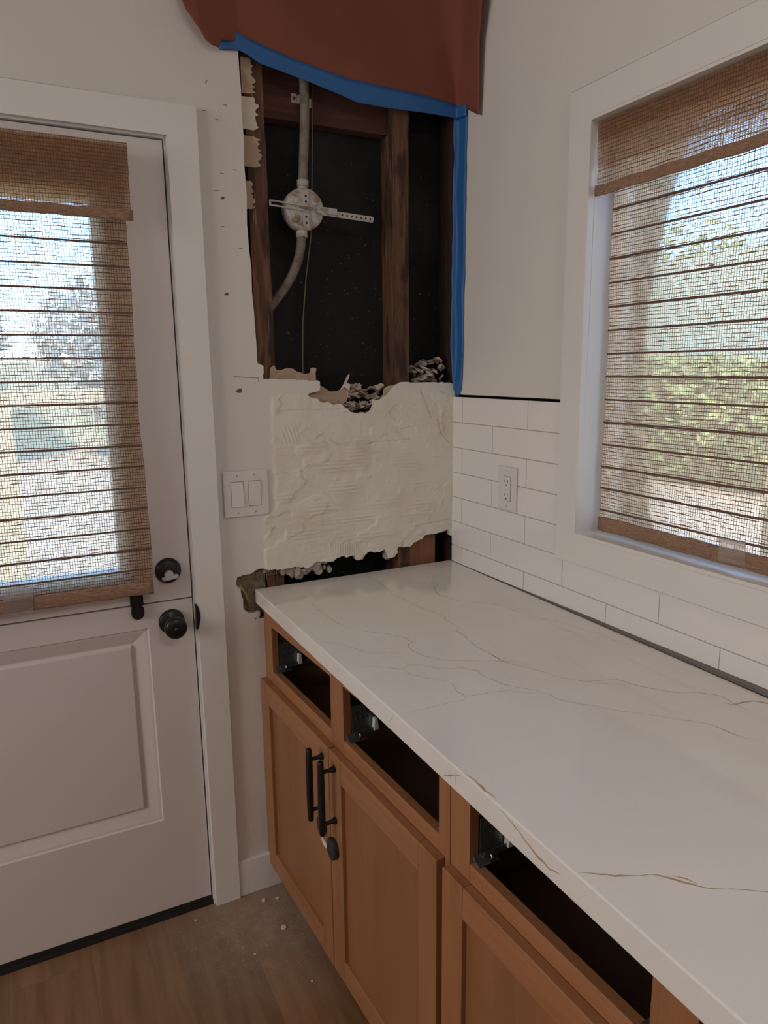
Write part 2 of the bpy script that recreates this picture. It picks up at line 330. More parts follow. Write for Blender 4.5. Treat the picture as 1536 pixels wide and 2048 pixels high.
MB().box((-4.2, .1065, 2.04), (-.813, .112, 2.62)).build('sheathing', M['tar'], wb)
MB().box((-4.2, .1065, 0), (-1.76, .112, 2.04)).build('sheathing', M['tar'], wb)
P_patch = [(-.706, 1.526), (-.607, 1.526), (-0.605, 1.5216), (-0.5906, 1.5139), (-0.5921, 1.4815), (-.50, 1.4775), (-0.4337, 1.4728), (-0.4346, 1.446), (-0.4696, 1.4389), (-0.4641, 1.4307), (-0.441, 1.4261), (-0.4355, 1.4165), (-0.4134, 1.4158), (-0.3913, 1.407), (-0.3733, 1.4091), (-0.3554, 1.3948), (-0.3465, 1.3862), (-0.3297, 1.3814), (-0.2924, 1.3815), (-0.2766, 1.3893), (-0.2701, 1.4003), (-0.2715, 1.413), (-0.2492, 1.4165), (-0.2202, 1.4355), (-0.2007, 1.4562), (-0.1779, 1.4642), (-0.088, 1.4626), (0.003, 1.4595),
 (0.003, 0.9906), (-0.0154, 0.9961), (-0.0246, 1.0162), (-0.0372, 1.0112), (-0.0623, 1.0078), (-0.1031, 1.0062), (-0.1189, 0.994), (-0.1432, 0.9891), (-0.1554, 0.9766), (-0.1777, 0.9762), (-0.2014, 0.9822), (-0.1999, 0.9635), (-0.2085, 0.9538), (-0.227, 0.9485), (-0.2451, 0.9784), (-0.2716, 0.9711), (-0.2977, 0.9789), (-0.3092, 0.9698), (-0.3175, 0.9588), (-0.3336, 0.9564), (-0.3429, 0.9712), (-0.3636, 0.9709), (-0.376, 0.9784), (-0.3933, 0.9747), (-0.4092, 0.9635), (-0.4339, 0.9653), (-0.4582, 0.9685), (-0.4736, 0.9603), (-0.4948, 0.9559), (-0.5243, 0.9629), (-0.5464, 0.9615), (-0.5669, 0.9601), (-0.611, 0.9676), (-0.632, 0.9719), (-0.6536, 0.9594), (-0.6813, 0.9605), (-0.6871, 0.9593), (-0.6924, 0.9447), (-0.6911, 0.9291), (-0.6806, 0.9232), (-0.6793, 0.9053), (-0.6751, 0.8824), (-0.675, 0.8624), (-0.6646, 0.8517), (-0.6494, 0.8469), (-0.6315, 0.8506), (-.6315, .829), (-.706, .829)]
def build_patch():
    xs = np.linspace(-.705, 0, 321); zs = np.linspace(.83, 1.525, 316)
    X, Z = np.meshgrid(xs, zs)
    ss = lambda a, b, t: np.clip((t-a)/(b-a), 0, 1)**2*(3-2*np.clip((t-a)/(b-a), 0, 1))
    lob = -.578-.034*ss(1.14, 1.10, Z)
    mort = ss(0, .010, X-lob-.008*(vnoise(Z*60, Z*0, 3)-.5))*ss(0, .012, 1.440+.012*(vnoise(X*30, X*0, 4)-.5)-Z)
    drag = vnoise(X*9, Z*13, 11)
    ridge_m = np.zeros_like(X)
    for (cx, cz, rx, rz, s) in [(-.325, 1.272, .035, .055, 1.0), (-.41, 1.24, .06, .02, .7), (-.36, 1.175, .045, .024, .9), (-.16, 1.235, .05, .045, .55), (-.13, 1.09, .055, .03, .55), (-.34, 1.085, .12, .016, .7), (-.44, 1.125, .05, .022, .8), (-.47, 1.30, .05, .02, .5), (-.12, 1.17, .06, .02, .5), (-.24, 1.12, .06, .018, .5), (-.50, 1.05, .05, .02, .45), (-.545, 1.16, .03, .014, .8), (-.30, 1.03, .12, .012, .5)]:
        ridge_m = np.maximum(ridge_m, s*np.clip(1.25-np.hypot((X-cx)/rx, (Z-cz)/rz)-.5*(vnoise(X*45, Z*45, 5)-.5), 0, 1))
    wob = .004*(vnoise(X*20, Z*20, 8)-.5)
    ridges = ridge_m*np.abs(np.sin((Z+wob)*math.pi/.0105))**.6*.0034
    vr = np.clip(1.2-np.hypot((X+.37)/.045, (Z-1.0)/.028), 0, 1)*np.abs(np.sin((X+wob)*math.pi/.007))*.0020
    vr += np.clip(1.2-np.hypot((X+.52)/.03, (Z-1.335)/.03), 0, 1)*np.abs(np.sin((X*.9+Z*.25+wob)*math.pi/.009))*.0022
    plate = fbm(X*9+.3*fbm(X*40, Z*40, 2, 23), Z*15, 3, 21); terr = ss(.47, .50, plate)*.0018
    drg = (fbm(X*10, Z*150, 2, 25)-.4)*.0022*ss(.42, .6, fbm(X*7, Z*7, 2, 27))+(fbm(X*170, Z*14, 2, 29)-.4)*.0016*ss(.5, .65, fbm(X*8, Z*8, 2, 33))
    lump = np.clip(fbm(X*60, Z*60, 3, 31)-.50, 0, 1)*.010*np.clip(fbm(X*14, Z*14, 2, 41)*3-1.0, 0, 1)
    base = .0008+terr*1.3+lump*1.5+ridges*1.9+vr*1.8+drg*1.4+.0016*fbm(X*90, Z*90, 2, 51)
    # chipped-off flakes and the old joint line
    for (cx, cz, rx, rz, d) in [(-.165, 1.322, .030, .018, .0022), (-.215, 1.335, .018, .05, .0012), (-.20, 1.38, .018, .020, .0018), (-.115, 1.395, .03, .018, .0010)]:
        k = np.clip(1.2-np.hypot((X-cx)/rx, (Z-cz)/rz)-.7*(vnoise(X*70, Z*70, 61)-.5), 0, 1); base -= ss(.15, .3, k)*d
    height = mort*base
    height += (1-mort)*.00035*fbm(X*25, Z*25, 2, 71)*ss(-.64, -.60, X)
    line = ((X > -.552) & (X < -.36) & (np.abs(Z-(1.3965-.012*(X+.55))) < .0016)); height = np.where(line, height-.0022, height)
    for (a, b) in [((-.1184, 1.4416), (-.0844, 1.365)), ((-.062, 1.3523), (-.0531, 1.3163)), ((-.0531, 1.3163), (-.023, 1.2848)), ((-.4059, 1.3113), (-.385, 1.298)), ((-.385, 1.298), (-.286, 1.2965)), ((-.286, 1.2965), (-.1556, 1.3008)), ((-.0925, 1.04), (-.02, 1.045))]:
        dx, dz = b[0]-a[0], b[1]-a[1]; L2 = dx*dx+dz*dz; t = np.clip(((X-a[0])*dx+(Z-a[1])*dz)/L2, 0, 1)
        dd = np.hypot(X-a[0]-t*dx, Z-a[1]-t*dz+.0012*(vnoise(X*80, Z*80, 81)-.5)*2); height = np.where(dd < .0013, height-.0026, height)
    height += np.where(X > -.035, ss(-.035, -.005, X)*(.004*fbm(X*40, Z*35, 2, 91)*ss(.45, .6, fbm(X*3, Z*14, 2, 95))), 0)
    edge = (X < -.702) | (Z > 1.5222) | (Z < .833) | ((X < -.60) & (Z > 1.50)); height = np.where(edge, 0, height)
    ny, nx = X.shape
    cx = (X[:-1, :-1]+X[1:, 1:])/2; cz = (Z[:-1, :-1]+Z[1:, 1:])/2
    free = ((cz < 1.45) | (cx > -.42)) & ((cx > -.69) | (cz < .98)) & (cx < -.004) & (cz < 1.5)
    wx = np.where(free, .006*(fbm(cx*70, cz*70, 2, 101)-.4), 0); wz = np.where(free, .007*(fbm(cx*70, cz*70, 2, 111)-.4), 0)
    ins = inpoly(cx+wx, cz+wz, P_patch)
    vs = np.stack([X.ravel(), (-height).ravel(), Z.ravel()], 1).tolist(); fs = []; nb = len(vs)
    bk = {}
    def back(i):
        if i not in bk:
            x, y, z = vs[i]; bk[i] = len(vs); j = 0
            vs.append([x, .0165, z])
        return bk[i]
    I = lambda r, c: r*nx+c
    R_, C_ = np.nonzero(ins)
    for r, c in zip(R_.tolist(), C_.tolist()):
        fs.append((I(r, c), I(r, c+1), I(r+1, c+1), I(r+1, c)))
        for (dr, dc, a, b) in ((-1, 0, I(r, c), I(r, c+1)), (1, 0, I(r+1, c+1), I(r+1, c)), (0, -1, I(r+1, c), I(r, c)), (0, 1, I(r, c+1), I(r+1, c+1))):
            rr, cc = r+dr, c+dc
            if rr < 0 or cc < 0 or rr >= ny-1 or cc >= nx-1: continue
            if not ins[rr, cc]: fs.append((a, back(a), back(b), b))
    me = bpy.data.meshes.new('mortar_patch'); me.from_pydata(vs, [], fs); me.update()
    at = me.attributes.new('mortar', 'FLOAT', 'POINT'); mm = mort.ravel().tolist()+[0.35]*(len(vs)-nb)
    at.data.foreach_set('value', mm)
    bm = bmesh.new(); bm.from_mesh(me); bmesh.ops.delete(bm, geom=[v for v in bm.verts if not v.link_faces], context='VERTS')
    for f in bm.faces: f.smooth = abs(f.normal.y) > .5
    bm.to_mesh(me); bm.free()
    o = bpy.data.objects.new('mortar_patch', me); C.objects.link(o); o.parent = wb
    m = bpy.data.materials.new('mortar_and_paint'); m.use_nodes = True; N = m.node_tree.nodes; L = m.node_tree.links; b = N['Principled BSDF']
    a = N.new('ShaderNodeAttribute'); a.attribute_name = 'mortar'; tc = N.new('ShaderNodeTexCoord')
    no = N.new('ShaderNodeTexNoise'); no.inputs['Scale'].default_value = 9; no.inputs['Detail'].default_value = 5; L.new(tc.outputs['Object'], no.inputs[0])
    cr = N.new('ShaderNodeValToRGB'); L.new(no.outputs[0], cr.inputs[0]); cr.color_ramp.elements[0].position = .38; cr.color_ramp.elements[0].color = (.68, .625, .54, 1); cr.color_ramp.elements[1].position = .62; cr.color_ramp.elements[1].color = (.73, .69, .625, 1)
    mx = N.new('ShaderNodeMix'); mx.data_type = 'RGBA'; L.new(a.outputs['Fac'], mx.inputs[0]); mx.inputs[6].default_value = (.695, .65, .61, 1); L.new(cr.outputs[0], mx.inputs[7])
    L.new(mx.outputs[2], b.inputs['Base Color']); b.inputs['Roughness'].default_value = .75; me.materials.append(m)
    nb2 = N.new('ShaderNodeTexNoise'); nb2.inputs['Scale'].default_value = 75; nb2.inputs['Detail'].default_value = 5; L.new(tc.outputs['Object'], nb2.inputs[0])
    mu = N.new('ShaderNodeMath'); mu.operation = 'MULTIPLY'; L.new(nb2.outputs[0], mu.inputs[0]); L.new(a.outputs['Fac'], mu.inputs[1])
    bp = N.new('ShaderNodeBump'); bp.inputs['Strength'].default_value = .55; bp.inputs['Distance'].default_value = .002; L.new(mu.outputs[0], bp.inputs['Height']); L.new(bp.outputs[0], b.inputs['Normal'])
    o['label'] = 'cream thinset mortar smeared in notched ridges over the drywall'
build_patch()
# brown coat seen in the broken edge at the left of the worktop
def rough_slab(name, x0, x1, z0, z1, y, mt, parent, seed, amp=.006, h=.006):
    xs = np.arange(x0, x1+h, h); zs = np.arange(z0, z1+h, h); X, Z = np.meshgrid(xs, zs); Y = y-amp*fbm(X*45, Z*45, 3, seed)
    nx = len(xs); nz = len(zs); n = nx*nz
    vs = np.stack([X.ravel(), Y.ravel(), Z.ravel()], 1).tolist()+[[x0, y+.012, z0], [xs[-1], y+.012, z0], [xs[-1], y+.012, zs[-1]], [x0, y+.012, zs[-1]]]
    fs = [(r*nx+c, r*nx+c+1, (r+1)*nx+c+1, (r+1)*nx+c) for r in range(nz-1) for c in range(nx-1)]
    fs += [tuple([n]+[c for c in range(nx)]+[n+1])[::-1], tuple([n+3]+[(nz-1)*nx+c for c in range(nx)]+[n+2]), tuple([n]+[r*nx for r in range(nz)]+[n+3]), tuple([n+1]+[r*nx+nx-1 for r in range(nz)]+[n+2])[::-1], (n, n+1, n+2, n+3)]
    return MB().add(vs, fs).build(name, mt, parent)
rough_slab('brown_coat', -.715, -.608, .835, .975, .019, M['brown_coat'], wb, 5)

# right wall: drywall above, recessed backing behind the tile, window opening
WO = (-1.575, -.551, 1.103, 2.030)          # opening Y lo, Y hi, z lo, z hi
mb = MB()
zt = 1.4262
for P in ([(-4.5, zt), (WO[0], zt), (WO[0], H_), (-4.5, H_)], [(WO[1], zt), (.0, zt), (.0, H_), (WO[1], H_)], [(WO[0], WO[3]), (WO[1], WO[3]), (WO[1], H_), (WO[0], H_)]): mb.prism(P, YZ, 0.0, .10)
zl = 1.413
for P in ([(-4.5, 0), (WO[0], 0), (WO[0], zl), (-4.5, zl)], [(WO[1], 0), (.0, 0), (.0, zl), (WO[1], zl)], [(WO[0], 0), (WO[1], 0), (WO[1], WO[2]), (WO[0], WO[2])]): mb.prism(P, YZ, 0.012, .10)
wr = tag(mb.build('wall_right', M['wall']), kind='structure')
mb = MB()
for P in ([(-4.5, 0), (WO[0], 0), (WO[0], H_), (-4.5, H_)], [(WO[1], 0), (.12, 0), (.12, H_), (WO[1], H_)], [(WO[0], 0), (WO[1], 0), (WO[1], WO[2]), (WO[0], WO[2])], [(WO[0], WO[3]), (WO[1], WO[3]), (WO[1], H_), (WO[0], H_)]): mb.prism(P, YZ, .101, .12)
mb.build('sheathing', M['tar'], wr)
# baseboard and door casing
tag(Bx('baseboard_back', (-.7325, 0, 0), (-.56, -.014, .112), M['trim'], bevel=.002), kind='structure')
cs = MB()
for P in ([(-.733, 0), (-.733, 2.109), (-.8035, 2.0385), (-.8035, 0)], [(-.733, 2.109), (-1.83, 2.109), (-1.7595, 2.0385), (-.8035, 2.0385)], [(-1.83, 2.109), (-1.83, 0), (-1.7595, 0), (-1.7595, 2.0385)]): cs.prism(P, XZ, 0.0, -.019)
tag(cs.build('trim_1', M['trim'], bevel=.0015), kind='structure')
jb = MB().box((-.7975, -.006, 0), (-.8085, .11, 2.045)).box((-1.765, -.006, 2.034), (-.8085, .11, 2.045)).box((-1.765, -.006, 0), (-1.754, .11, 2.034))
jb.box((-.8085, .050, 0), (-.822, .062, 2.034)).box((-.8085, .050, 2.034), (-1.754, .062, 2.022))
tag(jb.build('trim_2', M['trim'], bevel=.001), kind='structure')
tag(Bx('trim_3', (-1.765, -.004, 0.0), (-.8085, .13, .012), M['rubber']), kind='structure')   # dark sill plate under the door
# window casing (picture frame) and deep jamb
tag(rect_frame(MB(), YZ, -1.64, 1.0385, -.4895, 2.0945, .0665, 0.002, -.0165).build('trim_4', M['trim'], bevel=.0015), kind='structure')
win = tag(MB().box((-.0155, -.5562, 1.1128), (.125, -.551, 2.0222)).box((-.0155, -1.575, 1.113), (.125, -1.5698, 2.022)).box((-.0160, -1.575, 1.103), (.125, -.551, 1.1132)).box((-.0160, -1.575, 2.0218), (.125, -.551, 2.030)).build('window_1', M['trim']), kind='structure')
rect_frame(MB(), YZ, -1.570, 1.113, -.556, 2.022, .022, .074, .108).build('sash_frame', M['sash'], win, .002)
Bx('glass_pane', (.090, -1.55, 1.133), (.093, -.576, 2.002), M['glass'], win)

# ------------------------------------------------------------------ Dutch door
D0 = 0.004                                 # front face of the leaves
dr = empty('door_1', (-.812, 0, 0), 0, kind='structure')
def dz(o): o.matrix_parent_inverse = Matrix.Translation((.812, 0, 0)); return o
def dpart(mb, name, m, parent=dr, bevel=0): 
    o = mb.build(name, m, parent, bevel)
    if parent is dr: dz(o)
    return o
split = .919
# lower leaf with one moulded panel
lo = MB(); XL, XR = -1.750, -.812; pz0, pz1, px0, px1 = .300, .853, -1.637, -.926
for P in ([(XL, .026), (XR, .026), (XR, pz0), (XL, pz0)], [(XL, pz1), (XR, pz1), (XR, split-.002), (XL, split-.002)], [(XL, pz0), (px0, pz0), (px0, pz1), (XL, pz1)], [(px1, pz0), (XR, pz0), (XR, pz1), (px1, pz1)]): lo.prism(P, XZ, D0, D0+.044)
prof = [(0, 0), (.003, .0045), (.009, .0055), (.030, .0125), (.040, .0175), (.0425, .0175), (.047, .0085), (.049, .008)]
for k in range(len(prof)-1):
    (a, ha), (b, hb) = prof[k], prof[k+1]
    A = [(px0+a, pz0+a), (px1-a, pz0+a), (px1-a, pz1-a), (px0+a, pz1-a)]; B_ = [(px0+b, pz0+b), (px1-b, pz0+b), (px1-b, pz1-b), (px0+b, pz1-b)]
    lo.add([(p[0], D0+ha, p[1]) for p in A]+[(p[0], D0+hb, p[1]) for p in B_], [(i, (i+1) % 4, 4+(i+1) % 4, 4+i) for i in range(4)])
b = prof[-1][0]; lo.box((px0+b, D0+.008, pz0+b), (px1-b, D0+.030, pz1-b))
lower = dpart(lo, 'lower_leaf', M['door'])
dpart(MB().box((XL, D0+.030, split-.02), (XR, D0+.043, split+.02)), 'light_stop_strip', M['rubber'])  # dark strip added behind the split to keep outdoor light out
ul = MB(); gx1, gz0, gz1 = -.966, .995, 1.905; gx0 = -1.596
for P in ([(XL, split+.002), (XR, split+.002), (XR, gz0), (XL, gz0)], [(XL, gz1), (XR, gz1), (XR, 2.031), (XL, 2.031)], [(XL, gz0), (gx0, gz0), (gx0, gz1), (XL, gz1)], [(gx1, gz0), (XR, gz0), (XR, gz1), (gx1, gz1)]): ul.prism(P, XZ, D0, D0+.044)
upper = dpart(ul, 'upper_leaf', M['door'])
fr = rect_frame(MB(), XZ, gx0, gz0, gx1, gz1, .018, D0-.004, D0+.048).build('lite_frame', M['door'], upper, .002)
Bx('glass_pane', (gx0+.01, D0+.020, gz0+.01), (gx1-.01, D0+.024, gz1-.01), M['glass'], upper)
dpart(MB().box((XL, D0-.001, .013), (XR-.0005, D0+.040, .0255)).box((XL, D0+.001, .0255), (XR-.0005, D0+.002, .027)), 'door_sweep', M['rubber'])
dl = dpart(MB().lathe([(0, .014), (.024, .014), (.031, .010), (.033, .004), (.033, 0)], (-.868, D0, 1.000), (0, -1, 0), 40), 'deadbolt', M['black_metal'])
tt = MB(); tt.lathe([(0, .020), (.010, .020), (.012, .014)], (-.868, D0, .992), (0, -1, 0), 20)
tt.prism([(-.888, .983), (-.884, .979), (-.850, .984), (-.846, .990), (-.850, .993), (-.886, .987)], XZ, D0-.014, D0-.030)
tt.build('thumb_turn', M['galv'], dl, .001)
kb = dpart(MB().lathe([(.033, 0), (.033, .005), (.030, .009), (.016, .011), (.012, .014), (.011, .034), (.014, .040), (.023, .043), (.0275, .048), (.0285, .056), (.0275, .064), (.023, .068), (.014, .0695), (0, .070)], (-.868, D0, .862), (0, -1, 0), 40), 'door_knob', M['black_metal'])
MB().lathe([(.0015, .0702), (.006, .0712), (0, .0716)], (-.868, D0, .862), (0, -1, 0), 16).build('privacy_button', M['black_plastic'], kb)
def pill(cx, cz, w_, h_, n=10):
    r = w_/2; P = []
    for k in range(n+1): a = math.pi*k/n; P.append((cx+r*math.cos(a), cz+h_/2-r+r*math.sin(a)))
    for k in range(n+1): a = math.pi+math.pi*k/n; P.append((cx+r*math.cos(a), cz-h_/2+r+r*math.sin(a)))
    return P
lt = dpart(MB().prism(pill(-.951, .9050, .031, .040), XZ, D0, D0-.016).prism([(-.9665, split+.002), (-.9355, split+.002), (-.9355, .952), (-.939, .958), (-.963, .958), (-.9665, .952)], XZ, D0, D0-.012), 'leaf_latch', M['black_metal'], bevel=.002)
MB().prism(pill(-.951, .922, .018, .062), XZ, D0-.012, D0-.022).build('latch_lever', M['black_metal'], lt, .003)
MB().prism([(-.8088, .835), (-.8088, .905), (-.8030, .900), (-.7975, .878), (-.7975, .866), (-.8030, .842)], XZ, -.0045, -.0215).build('strike_plate', M['black_metal'], dr).matrix_parent_inverse = Matrix.Translation((.812, 0, 0))

# ------------------------------------------------------------------ studs, header, paper, conduit in the open bay
def stud(name, x0, x1, y0, y1, z0, z1, m, label, lean=0, seed=0, cat='stud'):
    """rough-sawn timber with a worn, slightly wavy face"""
    n = 60; rows = [z0+(z1-z0)*i/n for i in range(n+1)]; vs = []
    for i, z in enumerate(rows):
        a = float(fbm(np.array(z*16), np.array(seed+.5), 3, seed))-.45; b = float(fbm(np.array(z*22), np.array(seed+3.5), 3, seed+9))-.45
        d = lean*(z-z0)/(z1-z0)
        for (x, y) in ((x0+a*.007, y0), (x0+(x1-x0)*.33, y0-.001+b*.003), (x0+(x1-x0)*.66, y0+a*.004), (x1+b*.007, y0+.001), (x1+b*.003, y1), (x0+a*.003, y1)): vs.append((x+d, y, z))
    fs = [(i*6+k, i*6+(k+1) % 6, (i+1)*6+(k+1) % 6, (i+1)*6+k) for i in range(n) for k in range(6)]+[tuple(range(6)), tuple(n*6+k for k in range(6))]
    o = MB().add(vs, fs).build(name, m); return tag(o, label, cat)
stud('wall_stud', -.598, -.548, .018, .105, .0, 2.56, M['stud'], 'split old brown wall stud along the left edge of the opening', .008-.016, 1)
stud('wall_stud', -.188, -.146, .019, .105, .0, 2.56, M['stud'], 'rough reddish wall stud in the middle of the opening', .0, 2)
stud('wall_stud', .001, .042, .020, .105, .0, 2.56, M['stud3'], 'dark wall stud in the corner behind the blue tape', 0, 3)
hd = MB().box((-.556, .062, 2.135), (-.189, .104, 2.33)).build('header_beam', M['stud2'], bevel=.002)
tag(hd, 'dark red horizontal wood header behind the conduit strap', 'beam')
tag(MB().box((-.150, .030, .60), (-.050, .066, 1.004)).build('wood_block', M['block'], bevel=.003), 'reddish brown wood block behind the plaster above the worktop', 'wood block')
tag(MB().box((-.546, .030, 1.352), (-.188, .104, 1.384)).build('fire_block', M['stud2'], bevel=.002), 'horizontal fire block under the rubble between the left and middle studs', 'wood block')
tag(MB().box((-.145, .030, 1.395), (.0, .104, 1.432)).build('fire_block', M['stud2'], bevel=.002), 'short fire block under the rubble beside the blue tape', 'wood block')
tag(MB().box((-.813, .1065, .0), (.10, .112, 2.62)).build('building_paper', M['tar']), 'black building paper at the back of the open wall', 'building paper')

# junction box, bar hanger, conduits, cable
JX, JZ = -.4525, 1.915
jbx = empty('junction_box', (JX, .02, JZ), 0, 'round rusty white ceiling box hung between the studs', 'junction box')
def jp(mb, name, m, parent=jbx, bevel=0):
    o = mb.build(name, m, parent, bevel)
    if parent is jbx: o.matrix_parent_inverse = Matrix.Translation((-JX, -.02, -JZ))
    return o
oct_ = [(JX+.0535*math.cos(math.radians(22.5/2+a)), JZ+.0535*math.sin(math.radians(22.5/2+a))) for a in range(0, 360, 15)]
jp(MB().lathe([(0, 0), (.046, 0), (.051, .002), (.0525, .006), (.0525, .038)], (JX, .020, JZ), (0, 1, 0), 40), 'box_body', M['boxsteel'])
for (dx, dz_) in ((-.026, .022), (.027, .020), (-.027, -.024), (.025, -.026)):
    jp(MB().lathe([(0, .0030), (.010, .0030), (.0115, .0010), (.0118, 0)], (JX+dx, .020, JZ+dz_), (0, -1, 0), 24), 'knockout', M['boxsteel'])
br = jp(MB().box((JX-.009, .0165, JZ-.048), (JX+.009, .0195, JZ+.048)), 'centre_strap', M['galv'], bevel=.001)
for dz_ in (-.036, -.021, .016, .030):
    MB().lathe([(0, .0006), (.0030, .0006), (.0032, 0)], (JX, .0165, JZ+dz_), (0, -1, 0), 12).build('screw_hole', M['slot'], br)
jp(MB().box((JX-.020, .0130, JZ-.0030), (JX+.018, .0165, JZ+.0030)), 'clamp_bar', M['conduit'], bevel=.001)
jp(MB().lathe([(0, .005), (.0045, .004), (.005, 0)], (JX+.030, .0165, JZ-.030), (0, -1, 0), 14), 'screw_head', M['galv'])
bh = empty('bar_hanger', (-.5, .014, 1.92), 0, 'pale perforated steel bar hanger crossing the round box', 'bar hanger')
def bp_(mb, name, m): o = mb.build(name, m, bh); o.matrix_parent_inverse = Matrix.Translation((.5, -.014, -1.92)); return o
sl = lambda x: 1.9150-.050*(x+.4525)
L_ = MB()
for (x0, x1, dz0, dz1) in ((-.553, -.548, -.007, .007), (-.549, -.458, .0035, .0075), (-.549, -.458, -.0075, -.0035)):
    L_.prism([(x0, sl(x0)+dz0), (x1, sl(x1)+dz0), (x1, sl(x1)+dz1), (x0, sl(x0)+dz1)], XZ, .0125, .0150)
bp_(L_, 'slotted_arm', M['galv'])
bp_(MB().prism([(-.425, sl(-.425)-.008), (-.368, sl(-.368)-.008), (-.368, sl(-.368)+.008), (-.425, sl(-.425)+.008)], XZ, .0090, .0118), 'slide_sleeve', M['galv'])
R2 = bp_(MB().prism([(-.412, sl(-.412)-.012), (-.262, sl(-.262)-.012), (-.258, sl(-.26)-.002), (-.262, sl(-.262)+.003), (-.412, sl(-.412)+.003)], XZ, .0120, .0145), 'punched_arm', M['galv'])
for k in range(7):
    x = -.352+k*.0138; MB().lathe([(0, .0007), (.0026, .0007), (.0028, 0)], (x, .0120, sl(x)-.0045), (0, -1, 0), 12).build('punched_hole', M['slot'], R2)
def flex(path, r, pitch=.0048, amp=.0009):
    P = [Vector(p) for p in path]; out = []; rr = []
    seg = [(P[i+1]-P[i]).length for i in range(len(P)-1)]; tot = sum(seg); n = int(tot/(pitch/4))
    for k in range(n+1):
        s_ = tot*k/n; i = 0
        while i < len(seg)-1 and s_ > seg[i]: s_ -= seg[i]; i += 1
        out.append(P[i].lerp(P[i+1], min(1, s_/seg[i]))); rr.append(r+amp*(1 if k % 4 in (0, 1) else -1))
    return MB().tube(out, rr, 16)
def bez(p0, p1, p2, p3, n=24):
    return [tuple((1-t)**3*a+3*(1-t)**2*t*b+3*(1-t)*t*t*c+t**3*d for a, b, c, d in zip(p0, p1, p2, p3)) for t in [i/n for i in range(n+1)]]
c1 = empty('flexible_conduit', (-.44, .045, 2.0), 0, 'grey flexible conduit rising from the round box to the header', 'conduit')
o = flex(bez((-.4500, .040, 1.985), (-.4450, .040, 2.08), (-.4300, .045, 2.16), (-.4410, .048, 2.36)), .0122, amp=.0005).build('conduit_body', M['conduit'], c1); o.matrix_parent_inverse = Matrix.Translation((.44, -.045, -2.0))
o = MB().lathe([(.0128, 0), (.0155, 0), (.0155, .016), (.0128, .018)], (-.4507, .040, 1.972), (0, 0, 1), 20).lathe([(.011, -.012), (.013, -.010), (.013, 0)], (-.4510, .040, 1.972), (0, 0, 1), 20).build('connector', M['galv'], c1); o.matrix_parent_inverse = Matrix.Translation((.44, -.045, -2.0))
c2 = empty('flexible_conduit', (-.46, .045, 1.85), 0, 'ribbed flexible conduit curving from the round box down into the left stud', 'conduit')
o = flex(bez((-.4585, .040, 1.850), (-.462, .042, 1.79), (-.480, .048, 1.74), (-.5600, .055, 1.655)), .0118).build('conduit_body', M['conduit'], c2); o.matrix_parent_inverse = Matrix.Translation((.46, -.045, -1.85))
o = MB().lathe([(.0115, 0), (.0150, 0), (.0150, .016), (.0115, .018)], (-.4580, .040, 1.846), (0, 0, 1), 20).build('connector', M['boxsteel'], c2); o.matrix_parent_inverse = Matrix.Translation((.46, -.045, -1.85))
ps = MB().box((-.4670, .0595, 2.178), (-.4520, .0615, 2.200)).box((-.4210, .0595, 2.172), (-.4100, .0615, 2.194))
for k in range(10):
    a0, a1 = math.pi*k/10, math.pi*(k+1)/10
    q = lambda a, r: (-.4365-r*math.cos(a)*1.0, .047-r*math.sin(a)+.012*(abs(math.cos(a))))
    A, B_, C2, D_ = q(a0, .0135), q(a1, .0135), q(a1, .0150), q(a0, .0150)
    ps.prism([A, B_, C2, D_], XY, 2.176, 2.196)
po = tag(ps.build('pipe_strap', M['galv']), 'small steel strap screwed over the conduit on the header', 'pipe strap')
MB().lathe([(0, .003), (.0035, .0025), (.004, 0)], (-.4600, .0595, 2.189), (0, -1, 0), 12).build('screw', M['slot'], po)
tag(MB().tube([(-.4080, .060, 2.30), (-.4130, .058, 2.10), (-.4180, .060, 1.97), (-.4220, .064, 1.86), (-.4380, .070, 1.75), (-.4500, .074, 1.63), (-.4560, .070, 1.52), (-.4580, .060, 1.39)], .0017, 8).build('thin_cable', M['cable']), 'thin old cable hanging straight down behind the round box', 'cable')

# ------------------------------------------------------------------ rubble and clumps
def rock(r, sx, sy, sz, seed, flat=False):
    bm = bmesh.new(); bmesh.ops.create_icosphere(bm, subdivisions=2, radius=1); rd = random.Random(seed)
    ph = [rd.uniform(0, 9) for _ in range(6)]
    for v in bm.verts:
        p = v.co.copy(); k = 1+.22*math.sin(p.x*3.1+ph[0])*math.cos(p.y*3.7+ph[1])+.16*math.sin(p.z*5+ph[2]+p.x*4)+rd.uniform(-.07, .07)
        q = p*k
        if flat: q.z = max(-.6, min(.6, q.z)); q.x = max(-.85, min(.85, q.x))
        v.co = Vector((q.x*sx*r, q.y*sy*r, q.z*sz*r))
    me = bpy.data.meshes.new('plaster_chip'); bm.to_mesh(me); bm.free(); return me
def shard(sx, sy, sz, seed):
    rd_ = random.Random(seed); bm = bmesh.new()
    for k in range(14):
        a = rd_.uniform(0, 6.28); r_ = rd_.uniform(.65, 1); bm.verts.new((math.cos(a)*sx*r_, math.sin(a)*sy*r_, rd_.choice((-1, 1))*sz*rd_.uniform(.6, 1)))
    res = bmesh.ops.convex_hull(bm, input=bm.verts)
    bmesh.ops.delete(bm, geom=[e for e in res['geom_interior'] if isinstance(e, bmesh.types.BMVert)], context='VERTS')
    me = bpy.data.meshes.new('plaster_chip'); bm.to_mesh(me); bm.free(); return me
chips = [shard(.015, .011, .0035, 1), shard(.020, .009, .003, 2), shard(.028, .006, .003, 3), shard(.012, .010, .005, 4), shard(.018, .014, .0025, 5), rock(1, .011, .010, .008, 6), shard(.024, .010, .003, 7)]
for m_ in chips: m_.materials.append(M['chip'])
